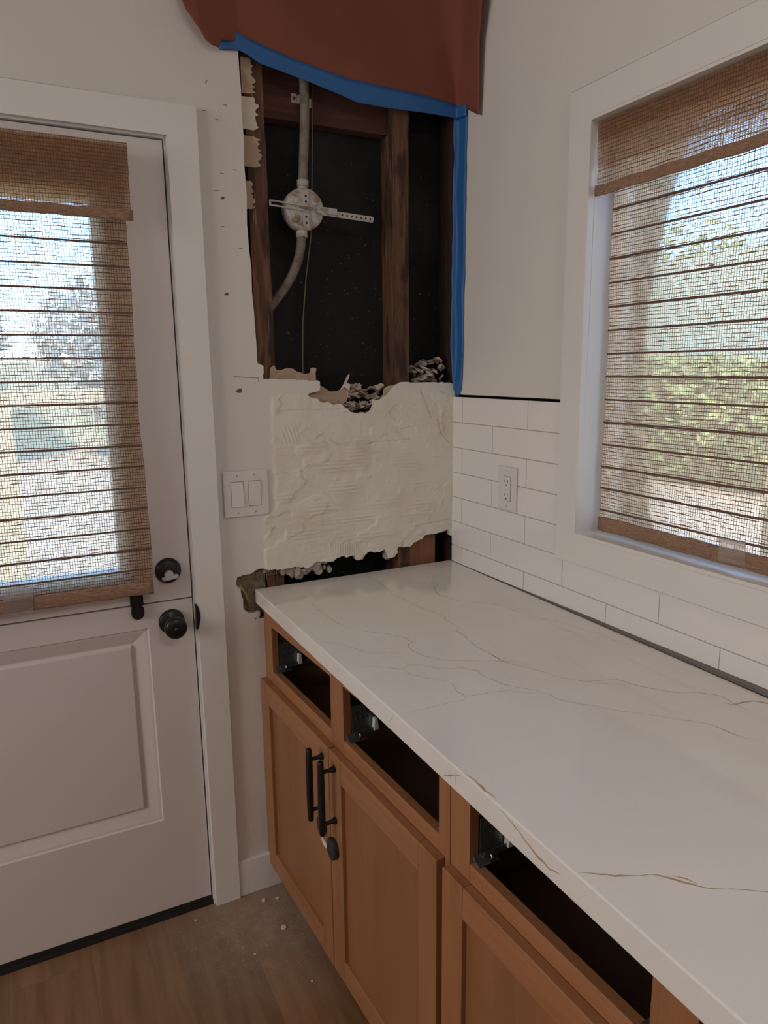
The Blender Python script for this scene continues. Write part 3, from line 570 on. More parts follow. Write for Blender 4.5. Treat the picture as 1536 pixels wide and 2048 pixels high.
def drop(me, loc, rot, sc, label, group, cat='plaster chip', name='plaster_chip'):
    o = bpy.data.objects.new(name, me); C.objects.link(o); o.location = loc; o.rotation_euler = rot; o.scale = (sc,)*3
    return tag(o, label, cat, group)
rd = random.Random(11)
for k in range(64):
    x = rd.triangular(-.47, -.20, -.30); pile = .012+.040*math.exp(-((x+.30)/.10)**2)
    z = 1.394+rd.random()*pile*1.25+(.020 if x > -.26 else 0); y = rd.uniform(.028, .088)
    if z > 1.462: z = 1.462-rd.random()*.03
    drop(rd.choice(chips), (x, y, z), (rd.uniform(-.9, .9), rd.uniform(-.6, .6), rd.uniform(0, 3.1)), rd.uniform(.8, 1.2), 'crumbled plaster chip in the pile inside the open wall between the left and middle studs', 'rubble between left and middle studs')
for k in range(34):
    drop(rd.choice(chips), (rd.uniform(-.365, -.255), rd.uniform(.026, .060), 1.392+rd.random()*.016), (rd.uniform(-.9, .9), rd.uniform(-.6, .6), rd.uniform(0, 3.1)), rd.uniform(.6, 1.0), 'crumbled plaster chip in the pile inside the open wall between the left and middle studs', 'rubble between left and middle studs')
for k in range(46):
    x = rd.uniform(-.132, -.012); z = 1.445+rd.random()*(.060+.035*(x+.13)/.12); y = rd.uniform(.034, .088)
    drop(rd.choice(chips), (x, y, z), (rd.uniform(-.9, .9), rd.uniform(-.6, .6), rd.uniform(0, 3.1)), rd.uniform(.8, 1.25), 'crumbled plaster chip in the pile inside the open wall beside the blue tape', 'rubble beside the blue tape')
# a few larger recognisable bits
def slab(name, pts, y, t, m, label, cat, wav=.004, seed=0):
    """torn flake: outline in X,Z, thickness t, gently buckled"""
    mb = MB(); tri = geometry.tessellate_polygon([[Vector((p[0], p[1], 0)) for p in pts]]); n = len(pts)
    f = lambda p: y+wav*math.sin(p[0]*95+seed)*math.cos(p[1]*120+seed*2)
    vs = [(p[0], f(p), p[1]) for p in pts]+[(p[0], f(p)+t, p[1]) for p in pts]
    mb.add(vs, [tuple(q) for q in tri]+[tuple(i+n for i in reversed(q)) for q in tri]+[(i, (i+1) % n, n+(i+1) % n, n+i) for i in range(n)])
    return tag(mb.build(name, m, bevel=t*.3), label, cat)
slab('torn_paper', [(-.572, 1.478), (-.5700, 1.508), (-.5576, 1.5157), (-.552, 1.504), (-.540, 1.503), (-.5202, 1.5088), (-.505, 1.506), (-.4967, 1.4997), (-.4729, 1.4925), (-.460, 1.4935), (-.4557, 1.4959), (-.4541, 1.5071), (-.446, 1.509), (-.4382, 1.5058), (-.441, 1.494), (-.4391, 1.4700), (-.48, 1.472), (-.53, 1.474)], .012, .0025, M['torn'], 'tan torn paper facing sticking up at the lower left of the opening', 'torn paper', .003, 1)
slab('torn_paper', [(-.470, 1.435), (-.4360, 1.452), (-.4290, 1.462), (-.4001, 1.4437), (-.380, 1.4440), (-.3644, 1.4498), (-.355, 1.452), (-.3487, 1.4611), (-.343, 1.450), (-.3442, 1.4307), (-.352, 1.415), (-.366, 1.404), (-.3831, 1.406), (-.41, 1.41), (-.4309, 1.4152), (-.452, 1.424)], .012, .0025, M['torn'], 'brown torn paper flap at the bottom of the opening beside the rubble', 'torn paper', .003, 2)
slab('torn_paper', [(-.372, 1.447), (-.362, 1.462), (-.350, 1.486), (-.344, 1.492), (-.3435, 1.480), (-.350, 1.468), (-.340, 1.462), (-.345, 1.445), (-.358, 1.455)], .006, .002, M['tornw'], 'white curled shred of torn paper standing over the rubble', 'torn paper', .004, 3)
slab('torn_paper', [(-.235, 1.434), (-.232, 1.448), (-.216, 1.4555), (-.196, 1.458), (-.201, 1.448), (-.2202, 1.4340), (-.240, 1.420)], .014, .002, M['torn'], 'small brown torn paper piece left of the cracked plaster corner', 'torn paper', .002, 4)
# plaster left on the left stud
for i, (z0, z1, x0, x1) in enumerate([(2.165, 2.245, -.612, -.574), (2.085, 2.158, -.614, -.570), (2.0, 2.07, -.614, -.566), (1.90, 1.965, -.614, -.588)]):
    pts = []; rr = random.Random(i+40)
    for t in range(15): pts.append((x1-rr.uniform(0, .013)-(.010 if t in (0, 14) else 0), z0+(z1-z0)*(t+rr.uniform(-.3, .3))/14))
    pts = [(x0, z0)]+pts+[(x0, z1)]
    slab('plaster_remnant', pts, .0125, .0045, M['torn'] if i != 1 else M['tornw'], ['tan plaster remnant at the very top of the left stud, just under the blue tape', 'white plaster remnant on the left stud, second from the top', 'tan plaster remnant on the left stud above the round box, third from the top', 'lowest small plaster remnant on the left stud beside the round box'][i], 'plaster remnant', .001, i)
cl = [rock(1, 1, .6, 1, s) for s in (21, 22, 23)]
for m_ in cl: m_.materials.append(M['clump']); m_.name = 'plaster_clump'
for k, (px, pz, r) in enumerate([(-.4820, .9540, .0145), (-.4580, .9530, .0190), (-.4500, .9420, .0130), (-.4280, .9640, .0125), (-.4330, .9480, .0080), (-.4180, .9410, .0090), (-.4160, .9330, .0070), (-.5570, .9520, .0130), (-.5420, .9520, .0120), (-.5300, .9480, .0170), (-.5160, .9440, .0190), (-.5000, .9430, .0160), (-.5090, .9320, .0120), (-.2350, .9560, .0100), (-.2290, .9500, .0075), (-.6080, .9610, .0080)]):
    o = drop(cl[k % 3], (px, .012, pz), (k*.7, k*1.1, k*.4), r, ('knobbly plaster clump in the cluster hanging left of the middle of the broken lower edge' if k < 7 else 'knobbly plaster clump at the left of the broken lower edge, next to the metal lath' if k in (7, 8, 9, 10, 11, 12, 15) else 'small plaster clump hanging in front of the dark gap near the reddish wood block'), 'plaster clumps along the lower edge', 'plaster clump', 'plaster_clump')
# metal lath wires at the left end of the worktop
lw = MB(); rl = random.Random(5)
for k in range(26):
    x = -.675+k*.0058; z0 = .936+rl.uniform(-.006, .008)+(.006 if x > -.60 else 0); lw.tube([(x, .008, .962+rl.uniform(-.002, .004)), (x+rl.uniform(-.002, .002), .002, (z0+.96)/2), (x+rl.uniform(-.003, .003), .010, z0)], .00055, 5)
for z in (.951, .958): lw.tube([(-.69+k*.01, .007+.001*math.sin(k), z+.0015*math.sin(k*2.1)) for k in range(22)], .0005, 5)
for k in range(9):
    lw.tube([(-.688+rl.uniform(-.003, .003), .002, .940+rl.uniform(-.01, .006)), (-.672+rl.uniform(-.004, .004), -.010, .912+rl.uniform(-.006, .006)), (-.661+rl.uniform(-.004, .003), -.006, .885), (-.660+rl.uniform(-.004, .003), .0, .858+rl.uniform(-.004, .01))], .00065, 5)
for k in range(8):
    z = .862+k*.008; lw.tube([(-.668+rl.uniform(-.004, .004), -.002, z), (-.660, -.006, z+.003), (-.654+rl.uniform(-.003, .003), .001, z-.001)], .0005, 5)
tag(lw.build('metal_lath', M['lath_wire']), 'frayed brassy metal lath wires poking out at the left end of the worktop', 'metal lath')

# ------------------------------------------------------------------ rosin paper and blue tape
def interp(x, T):
    if x <= T[0][0]: return T[0][1]
    for (a, b), (c, d) in zip(T, T[1:]):
        if x <= c: return b+(d-b)*(x-a)/(c-a)
    return T[-1][1]
# path coordinate s: X on the back wall (negative), then distance along the right wall (positive)
PB = [(-.757, 2.33), (-.7469, 2.3027), (-.7320, 2.284), (-.7166, 2.2655), (-.7039, 2.2491), (-.690, 2.243), (-.672, 2.2421), (-.6640, 2.26), (-.6215, 2.27), (-.57, 2.250), (-.4688, 2.230), (-.3316, 2.208), (-.20, 2.204), (-.086, 2.200), (-.02, 2.197), (.03, 2.194), (.0581, 2.1900), (.085, 2.176), (.1243, 2.1567)]
def sheet(name, S, zb, zt_, off, m, label, cat, nz=26, th=.0006, right=None, left=None):
    vs = []; fs = []
    for i, s_ in enumerate(S):
        for j in range(nz+1):
            t = j/nz; z = zb(s_)+(zt_(s_)-zb(s_))*t; ss_ = s_
            if right and i == len(S)-1: pass
            if right: ss_ = s_+right(z)*max(0, s_)/max(1e-6, S[-1])
            if left and s_ < 0: ss_ = s_+left(z)*min(1, max(0, (-s_-.5)/.25))
            d = off(ss_, z)
            R = .012+.085*max(0, min(1, (z-interp(s_, TT)-.02)/.22))
            if ss_ < -R: p = (ss_, -d, z)
            elif ss_ > R: p = (-d, -ss_, z)
            else:
                a = (ss_+R)/(2*R); p0 = Vector((-R, -d)); p1 = Vector((-d, -d)); p2 = Vector((-d, -R)); q = p0*(1-a)**2+p1*2*a*(1-a)+p2*a*a; p = (q.x, q.y, z)
            vs.append(p)
    n = nz+1
    for i in range(len(S)-1):
        for j in range(nz): fs.append((i*n+j, (i+1)*n+j, (i+1)*n+j+1, i*n+j+1))
    mb = MB(); mb.v = vs; mb.f = fs; mb.sm = [True]*len(fs); o = mb.build(name, m)
    s2 = o.modifiers.new('thickness', 'SOLIDIFY'); s2.thickness = th; s2.offset = 0
    return tag(o, label, cat)
S = sorted(set([round(-.757+.757*k/60, 4) for k in range(61)]+[a for a, _ in PB]+[.004, -.004, -.012, .012, .02, .03, .04, .05, .06, .07, .08, .09, .10, .11, .1243]))
TT = [(-.6726, 2.2793), (-.6646, 2.2806), (-.6215, 2.2906), (-.5964, 2.2791), (-.4688, 2.2518), (-.3316, 2.2323), (-.20, 2.2285), (-.086, 2.2254), (0, 2.214), (.0540, 2.204)]
def poff(s_, z):
    d = .0048; k = max(0, min(1, (z-interp(s_, TT)-.004)/.25))
    d += k*(.012+.010*math.sin(s_*11+1)+.004*math.sin(s_*23+z*9))
    if s_ < -.62: d += .030*min(1, (-s_-.62)/.10)*(.6+.4*math.cos((z-2.26)*14))
    if s_ > .05: d += .010*(s_-.05)/.08
    return d
sheet('rosin_paper', S, lambda s_: interp(s_, PB), lambda s_: 2.58, poff, M['paper'], 'reddish brown rosin paper sheet draped over the corner above the opening', 'protective paper',
      right=lambda z: interp(z, [(2.157, 0), (2.23, .005), (2.33, .012), (2.42, .040), (2.58, .050)]), left=lambda z: interp(z, [(2.30, 0), (2.33, .0), (2.5, -.012)]))
TB = [(-.6646, 2.2434), (-.6236, 2.2503), (-.6032, 2.246), (-.5726, 2.2302), (-.4702, 2.2134), (-.3796, 2.1955), (-.3445, 2.1882), (-.3087, 2.1793), (-.2097, 2.1794), (-.0792, 2.1834), (0, 2.182), (.0540, 2.176)]
St = sorted(set([round(-.668+.722*k/50, 4) for k in range(51)]+[-.004, .004]))
sheet('masking_tape', St, lambda s_: interp(s_, TB), lambda s_: interp(s_, TT), lambda s_, z: .0070+.0012*math.sin(s_*60)*math.sin(s_*17), M['tape'], 'blue masking tape strip along the slanted bottom edge of the brown paper', 'masking tape', nz=4, th=.0003)
# vertical strip folded round the corner
vt = MB(); nv = 60; rows = []
for i in range(nv+1):
    z = 2.186-(2.186-1.423)*i/nv; wv = .0012*math.sin(z*31)+.0010*math.sin(z*67)
    r_ = interp(-z, [(-2.19, .054), (-2.0, .050), (-1.7, .046), (-1.52, .044), (-1.45, .040), (-1.432, .034), (-1.423, .026)]); l_ = interp(-z, [(-2.19, .013), (-1.75, .0165), (-1.6, .019), (-1.52, .016), (-1.45, .012), (-1.423, .002)])
    d = .0035+.0015*math.sin(z*23)
    rows.append([(-l_+wv, -.002-.001*math.sin(z*40), z), (-l_*.5, -.0035, z), (-d-.001, -d-.001, z), (-d, -r_*.35, z), (-d+.001*math.sin(z*50), -r_*.7, z), (-.003, -r_+wv, z)])
vt.add([p for r in rows for p in r], [(i*6+k, i*6+k+1, (i+1)*6+k+1, (i+1)*6+k) for i in range(nv) for k in range(5)], True)
o = tag(vt.build('masking_tape', M['tape']), 'blue masking tape strip running down the inside corner of the opening', 'masking tape')
s2 = o.modifiers.new('thickness', 'SOLIDIFY'); s2.thickness = .0003

# staples, scraps, pencil marks on the back wall
st = MB().tube([(-.0045, 0, 0), (.0045, 0, .0)], .0007, 6)
so = st.build('staple', M['staple']); stme = so.data; bpy.data.objects.remove(so)
for (x, z, a, lb) in [(-.7013, 2.1723, -1.0, 'topmost steel staple, standing nearly upright, above the corner of the door casing'), (-.6585, 2.1275, .15, 'steel staple nearest the opening in the upper cluster above the door casing corner'), (-.7098, 2.1083, -.2, 'steel staple level with the top corner of the door casing, close beside it'),
    (-.6797, 2.0927, .1, 'lowest steel staple of the upper cluster beside the door casing corner'), (-.6743, 1.9728, .1, 'left one of the two level steel staples above the topmost brown scrap'), (-.6416, 1.9841, .15, 'right one of the two level steel staples, close to the opening edge'),
    (-.69, 1.9326, -.15, 'steel staple just above and left of the topmost brown scrap'), (-.6785, 1.8508, .05, 'steel staple just below the topmost brown scrap'), (-.6371, 1.8019, .1, 'lowest steel staple of all, close to the opening edge')]:
    drop(stme, (x, -.0006, z), (0, a, 0), 1, lb, 'staples beside the opening', 'staple', 'staple')
for i, (x, z, s_, lb) in enumerate([(-.6761, 1.9168, .0055, 'topmost of the three brown scraps on the wall left of the opening'), (-.6785, 1.6912, .0060, 'middle brown scrap on the wall left of the opening'), (-.659, 1.452, .0095, 'largest and lowest brown scrap, below the red pencil line')]):
    P = [(x-s_, z-.2*s_), (x-.2*s_, z+.45*s_), (x+.5*s_, z+.65*s_), (x+.8*s_, z+.2*s_), (x+.7*s_, z-.5*s_), (x-.1*s_, z-.6*s_)]
    tag(MB().prism(P, XZ, 0, -.0012).build('paper_scrap', M['brownmark']), lb, 'paper scrap')
tag(MB().prism([(-.6714, 1.4885), (-.6714, 1.4868), (-.6041, 1.4826), (-.6041, 1.4838)], XZ, 0, -.0005).prism([(-.6075, 1.484), (-.6062, 1.484), (-.6055, 1.472), (-.6065, 1.472)], XZ, 0, -.0004).build('pencil_line', M['redmark']), 'red pencil cut line at the lower left of the opening', 'pencil line')

# ------------------------------------------------------------------ switch plate and outlet
sw = empty('light_switch', (-.654, 0, 1.183), 0, 'white double rocker light switch on the back wall beside the door', 'light switch')
def sp_(mb, name, m, parent=None, bevel=0):
    o = mb.build(name, m, parent or sw, bevel)
    if parent is None: o.matrix_parent_inverse = Matrix.Translation((.654, 0, -1.183))
    return o
sp_(MB().box((-.7155, -.0004, 1.1215), (-.5930, -.0065, 1.2445)), 'wall_plate', M['plate'], bevel=.003)
for cx, tilt in ((-.6785, 1), (-.6320, -1)):
    sp_(MB().box((cx-.0172, -.0060, 1.1485), (cx+.0172, -.0068, 1.2170)), 'rocker_gap', M['seam'])
    t_ = .0022*tilt
    sp_(MB().add([(cx-.0160, -.0062, 1.1497), (cx+.0160, -.0062, 1.1497), (cx+.0160, -.0062, 1.2158), (cx-.0160, -.0062, 1.2158), (cx-.0160, -.0090-t_, 1.1497), (cx+.0160, -.0090-t_, 1.1497), (cx+.0160, -.0090+t_, 1.2158), (cx-.0160, -.0090+t_, 1.2158)],
          [(0, 1, 2, 3), (4, 7, 6, 5), (0, 4, 5, 1), (1, 5, 6, 2), (2, 6, 7, 3), (3, 7, 4, 0)]), 'rocker', M['rocker'], bevel=.0008)
    for z in (1.1335, 1.2325):
        s_ = sp_(MB().lathe([(0, .0012), (.0028, .001), (.0033, 0)], (cx, -.0065, z), (0, -1, 0), 16), 'screw', M['plate'])
        MB().box((cx-.0004, -.0076, z-.0026), (cx+.0004, -.0079, z+.0026)).build('screw_slot', M['slot'], s_)
ou = empty('power_outlet', (-.010, -.287, 1.183), 0, 'white ground fault power outlet on the white tile', 'power outlet')
def op_(mb, name, m, bevel=0, parent=None):
    o = mb.build(name, m, parent or ou, bevel)
    if parent is None: o.matrix_parent_inverse = Matrix.Translation((.010, .287, -1.183))
    return o
OX = -.0105
op_(MB().box((OX, -.3260, 1.1235), (OX-.0062, -.2480, 1.2425)), 'wall_plate', M['plate'], .002)
op_(MB().box((OX-.006, -.3042, 1.1490), (OX-.0066, -.2708, 1.2165)), 'receptacle_gap', M['seam'])
rc = op_(MB().box((OX-.006, -.3030, 1.1500), (OX-.0090, -.2720, 1.2155)), 'receptacle', M['rocker'], .0008)
for zc in (1.2010, 1.1640):
    for dy, hh in ((-.0065, .0040), (.0060, .0033)): MB().box((OX-.0090, -.2875+dy-.0008, zc+.002-hh), (OX-.0095, -.2875+dy+.0008, zc+.002+hh)).build('plug_slot', M['slot'], rc)
    MB().lathe([(0, .0005), (.0022, .0005), (.0024, 0)], (OX-.0090, -.2880, zc-.0085), (-1, 0, 0), 12).build('ground_slot', M['slot'], rc)
for zc, t_ in ((1.1860, 'test_button'), (1.1795, 'reset_button')): MB().box((OX-.0088, -.2935, zc-.0022), (OX-.0100, -.2815, zc+.0022)).build(t_, M['rocker'], rc, .0004)
for z in (1.1345, 1.2315):
    s_ = op_(MB().lathe([(0, .0012), (.0028, .001), (.0033, 0)], (OX-.0060, -.287, z), (-1, 0, 0), 16), 'screw', M['plate'])
    MB().box((OX-.0072, -.2874, z-.0024), (OX-.0075, -.2866, z+.0024)).build('screw_slot', M['slot'], s_)

# ------------------------------------------------------------------ tile backsplash
ts = empty('tile_backsplash', (-.01, 0, .914), 0, 'glossy white running bond subway tile backsplash around the window casing', 'backsplash')
def tp_(mb, name, m, bevel=0):
    o = mb.build(name, m, ts, bevel); o.matrix_parent_inverse = Matrix.Translation((.01, 0, -.914)); return o
zbt = lambda y: .9146+.0095*min(1.6, -y/1.07)
tl = MB(); J = .0022; rh = .0755; rt = random.Random(3)
for k in range(7):
    z1 = 1.4193-k*rh; z0 = z1-rh+J
    if k == 6: z0 = .9150
    off = -.0545 if k % 2 == 0 else -.2065
    edges = [0.0]+[off-.3048*i for i in range(0, 12) if off-.3048*i > -3.2]+[-3.2]
    for a, b in zip(edges, edges[1:]):
        y1, y0 = a-J/2, b+J/2
        if a == 0: y1 = -.0015
        segs = [(y0, y1, z0, z1)]
        if z1 > 1.0450:      # cut round the window casing
            segs = []
            if y1 > -.4895: segs.append((max(y0, -.4875), y1, z0, z1))
            if y0 < -1.64: segs.append((y0, min(y1, -1.642), z0, z1))
            if z0 < 1.0385-.01 and y0 < -.4895: segs.append((max(y0, -1.64), min(y1, -.4895), z0, 1.0370))
        for (a0, a1, c0, c1) in segs:
            if a1-a0 < .004: continue
            dx = rt.uniform(-.0003, .0003)
            if k == 6: tl.prism([(a0, zbt(a0)), (a1, zbt(a1)), (a1, c1), (a0, c1)], YZ, -.0100+dx, .000)
            else: tl.box((-.0100+dx, a0, c0), (.000, a1, c1))
tp_(tl, 'glazed_tiles', M['tile'], .0007)
gr = MB()
for P in ([(-.489, zbt(-.489)+.001), (-.0008, zbt(0)+.001), (-.0008, 1.4185), (-.489, 1.4185)], [(-3.2, zbt(-3.2)+.001), (-1.712, zbt(-3.2)+.001), (-.489, zbt(-.489)+.001), (-.489, 1.037), (-3.2, 1.037)]): gr.prism(P, YZ, -.0082, .0118)
tp_(gr, 'grout', M['grout'])

# ------------------------------------------------------------------ worktop
ct = empty('countertop', (-.32, -1.5, .914), 0, 'polished white quartz countertop with thin tan veins', 'countertop')
def cp_(mb, name, m, bevel=0):
    o = mb.build(name, m, ct, bevel); o.matrix_parent_inverse = Matrix.Translation((.32, 1.5, -.914)); return o
slabm = MB().prism([(-.6400, .008), (-.0108, .008), (-.0125, -.3), (-.0165, -.7), (-.0225, -1.15), (-.030, -3.2), (-.6400, -3.2)], XY, .874, .914)
cp_(slabm, 'quartz_slab', M['counter'], .0022)
tag(MB().prism([(-.0105, -3.2), (-.0105, .006), (.0112, .006), (.0112, -3.2)], XY, .880, .9136).box((-.0070, -3.2, .9130), (-.0005, -.001, .9150)).box((-.0068, -3.2, .9150), (-.0005, -.30, .9178)).box((-.0066, -3.2, .9178), (-.0005, -.65, .9205)).box((-.0064, -3.2, .9205), (-.0005, -.95, .9240)).box((-.0062, -3.2, .9240), (-.0005, -1.5, .9285)).build('joint_filler', M['gap']), 'dark grey gap between the worktop and the tile', 'joint')
VEINS={
'a' : [(-0.319, -0.006), (-0.31, -0.071), (-0.317, -0.132), (-0.329, -0.226), (-0.323, -0.279), (-0.323, -0.321), (-0.315, -0.372), (-0.301, -0.412), (-0.299, -0.435), (-0.313, -0.448), (-0.312, -0.48), (-0.312, -0.516), (-0.329, -0.524), (-0.33, -0.565), (-0.337, -0.589), (-0.342, -0.634), (-0.34, -0.684), (-0.339, -0.719), (-0.334, -0.737)] ,
'b' : [(-0.25, -0.146), (-0.206, -0.172), (-0.179, -0.173), (-0.179, -0.201), (-0.204, -0.222), (-0.219, -0.254), (-0.224, -0.281), (-0.217, -0.313), (-0.212, -0.343), (-0.167, -0.383), (-0.117, -0.446)] ,
'b2' : [(-0.17, -0.049), (-0.15, -0.076), (-0.143, -0.112), (-0.178, -0.167)] ,
'b3' : [(-0.258, -0.219), (-0.245, -0.253), (-0.226, -0.283)] ,
'c' : [(-0.548, -0.173), (-0.553, -0.274), (-0.546, -0.362), (-0.534, -0.408), (-0.507, -0.436), (-0.476, -0.472), (-0.454, -0.507), (-0.451, -0.538), (-0.466, -0.549), (-0.476, -0.581), (-0.468, -0.618), (-0.456, -0.64), (-0.438, -0.662), (-0.393, -0.69), (-0.34, -0.721)] ,
'd' : [(-0.635, -0.444), (-0.612, -0.456), (-0.587, -0.492), (-0.57, -0.534), (-0.552, -0.56), (-0.524, -0.566), (-0.507, -0.581), (-0.494, -0.604)] ,
'd2' : [(-0.55, -0.563), (-0.544, -0.594), (-0.524, -0.596), (-0.501, -0.604)] ,
'e' : [(-0.62, -0.597), (-0.581, -0.62), (-0.557, -0.641), (-0.54, -0.659), (-0.513, -0.643), (-0.496, -0.656), (-0.481, -0.682), (-0.453, -0.702), (-0.434, -0.705), (-0.411, -0.735), (-0.417, -0.764), (-0.407, -0.799), (-0.397, -0.821)] ,
'f' : [(-0.54, -0.659), (-0.536, -0.689), (-0.512, -0.724), (-0.49, -0.751), (-0.488, -0.769), (-0.498, -0.795), (-0.496, -0.818), (-0.47, -0.826), (-0.447, -0.826), (-0.41, -0.839)] ,
'g' : [(-0.496, -0.818), (-0.507, -0.83), (-0.527, -0.828), (-0.567, -0.827), (-0.607, -0.827), (-0.627, -0.825)] ,
'h' : [(-0.339, -0.674), (-0.341, -0.722), (-0.312, -0.778), (-0.301, -0.804), (-0.293, -0.832), (-0.262, -0.873), (-0.235, -0.883), (-0.201, -0.896), (-0.186, -0.936), (-0.163, -0.971), (-0.14, -0.996), (-0.111, -1.007), (-0.086, -1.038), (-0.094, -1.066), (-0.096, -1.096)] ,
'h2' : [(-0.361, -0.705), (-0.305, -0.746), (-0.303, -0.778)] ,
'h3' : [(-0.262, -0.873), (-0.229, -0.901), (-0.194, -0.935)] ,
'i' : [(-0.409, -0.774), (-0.404, -0.814), (-0.368, -0.86), (-0.354, -0.889), (-0.356, -0.907), (-0.336, -0.936), (-0.315, -0.959), (-0.294, -0.99), (-0.263, -1.022), (-0.227, -1.06), (-0.192, -1.104), (-0.192, -1.128), (-0.187, -1.154), (-0.175, -1.165)] ,
'i2' : [(-0.446, -0.827), (-0.415, -0.835), (-0.39, -0.861), (-0.365, -0.877)] ,
'j' : [(-0.149, -0.421), (-0.124, -0.448), (-0.132, -0.523), (-0.094, -0.571), (-0.076, -0.626), (-0.071, -0.668), (-0.057, -0.689), (-0.06, -0.725), (-0.052, -0.766), (-0.032, -0.803)] ,
'k2' : [(-0.104, -1.062), (-0.097, -1.071), (-0.077, -1.073), (-0.057, -1.077), (-0.043, -1.09), (-.036, -1.12)] ,
'l' : [(-0.636, -1.276), (-0.616, -1.289), (-0.602, -1.3), (-0.559, -1.321), (-0.546, -1.336), (-0.533, -1.353), (-0.525, -1.364), (-0.495, -1.382), (-0.467, -1.4), (-.40, -1.43), (-.3, -1.47)] ,
'l2' : [(-0.542, -1.332), (-0.532, -1.343), (-0.528, -1.354)] ,
'm' : [(-0.6375, -1.035), (-0.634, -1.058), (-0.6365, -1.084), (-0.633, -1.106)] ,
'n' : [(-0.191, -1.104), (-0.19, -1.129), (-0.182, -1.156)] ,
}
FV={
'fa' : [(-1.126, 0.911), (-1.147, 0.906), (-1.162, 0.903), (-1.181, 0.897), (-1.204, 0.892), (-1.231, 0.889), (-1.249, 0.894)] ,
'fb' : [(-0.975, 0.878), (-0.989, 0.888), (-1.008, 0.898), (-1.027, 0.907)] ,
'fb2' : [(-0.995, 0.902), (-0.999, 0.886)], 'fb3' : [(-1.012, 0.906), (-1.013, 0.884)], 'fb4' : [(-0.983, 0.896), (-0.985, 0.880)],
'fc' : [(-0.577, 0.911), (-0.563, 0.88)] ,
'fd' : [(-0.813, 0.909), (-0.798, 0.89), (-0.79, 0.878)] ,
'fe' : [(-0.445, 0.911), (-0.442, 0.878)] ,
'ff' : [(-0.425, 0.906), (-0.43, 0.878)] ,
}
def ribbon(mb, pts, wid, fn, rnd):
    P = []
    for (a, b) in zip(pts, pts[1:]):
        n = max(2, int(math.dist(a, b)/.006))
        for k in range(n): t = k/n; P.append((a[0]+(b[0]-a[0])*t+rnd.uniform(-.0010, .0010), a[1]+(b[1]-a[1])*t+rnd.uniform(-.0010, .0010)))
    P.append(pts[-1]); vs = []; n = len(P)
    for i, p in enumerate(P):
        a = P[max(0, i-1)]; b = P[min(n-1, i+1)]; dx, dy = b[0]-a[0], b[1]-a[1]; l = math.hypot(dx, dy) or 1
        w_ = wid*(.25+1.1*float(vnoise(np.array(i*.35), np.array(wid*9999+pts[0][0]*77), 3)))*min(1, .25+i/6, .25+(n-1-i)/6)/2
        vs += [fn(p[0]-dy/l*w_, p[1]+dx/l*w_), fn(p[0]+dy/l*w_, p[1]-dx/l*w_)]
    mb.add(vs, [(2*i, 2*i+1, 2*i+3, 2*i+2) for i in range(n-1)])
rv = random.Random(9)
wide = dict(a=.0019, c=.0017, e=.0017, f=.0017, h=.0018, b=.0020, k2=.0045, l=.0026, l2=.0032, m=.0040)
vm = MB()
for k_, pts in VEINS.items(): 
    if k_ not in ('k2', 'l', 'l2', 'm'): ribbon(vm, pts, wide.get(k_, .0013), lambda a, b: (a, b, .91418), rv)
cp_(vm, 'surface_veins', M['vein'])
vm = MB()
for k_ in ('k2', 'l', 'l2', 'm'): ribbon(vm, VEINS[k_], wide[k_], lambda a, b: (a, b, .91420), rv)
cp_(vm, 'bold_veins', M['vein_dark'])
for k_, pts in FV.items():
    vm = MB(); ribbon(vm, pts, .0030 if k_ == 'fa' else (.0022 if k_[:2] == 'fb' else .0010), lambda a, b: (-.64018, a, b), rv); cp_(vm, 'edge_vein', M['vein_dark'])

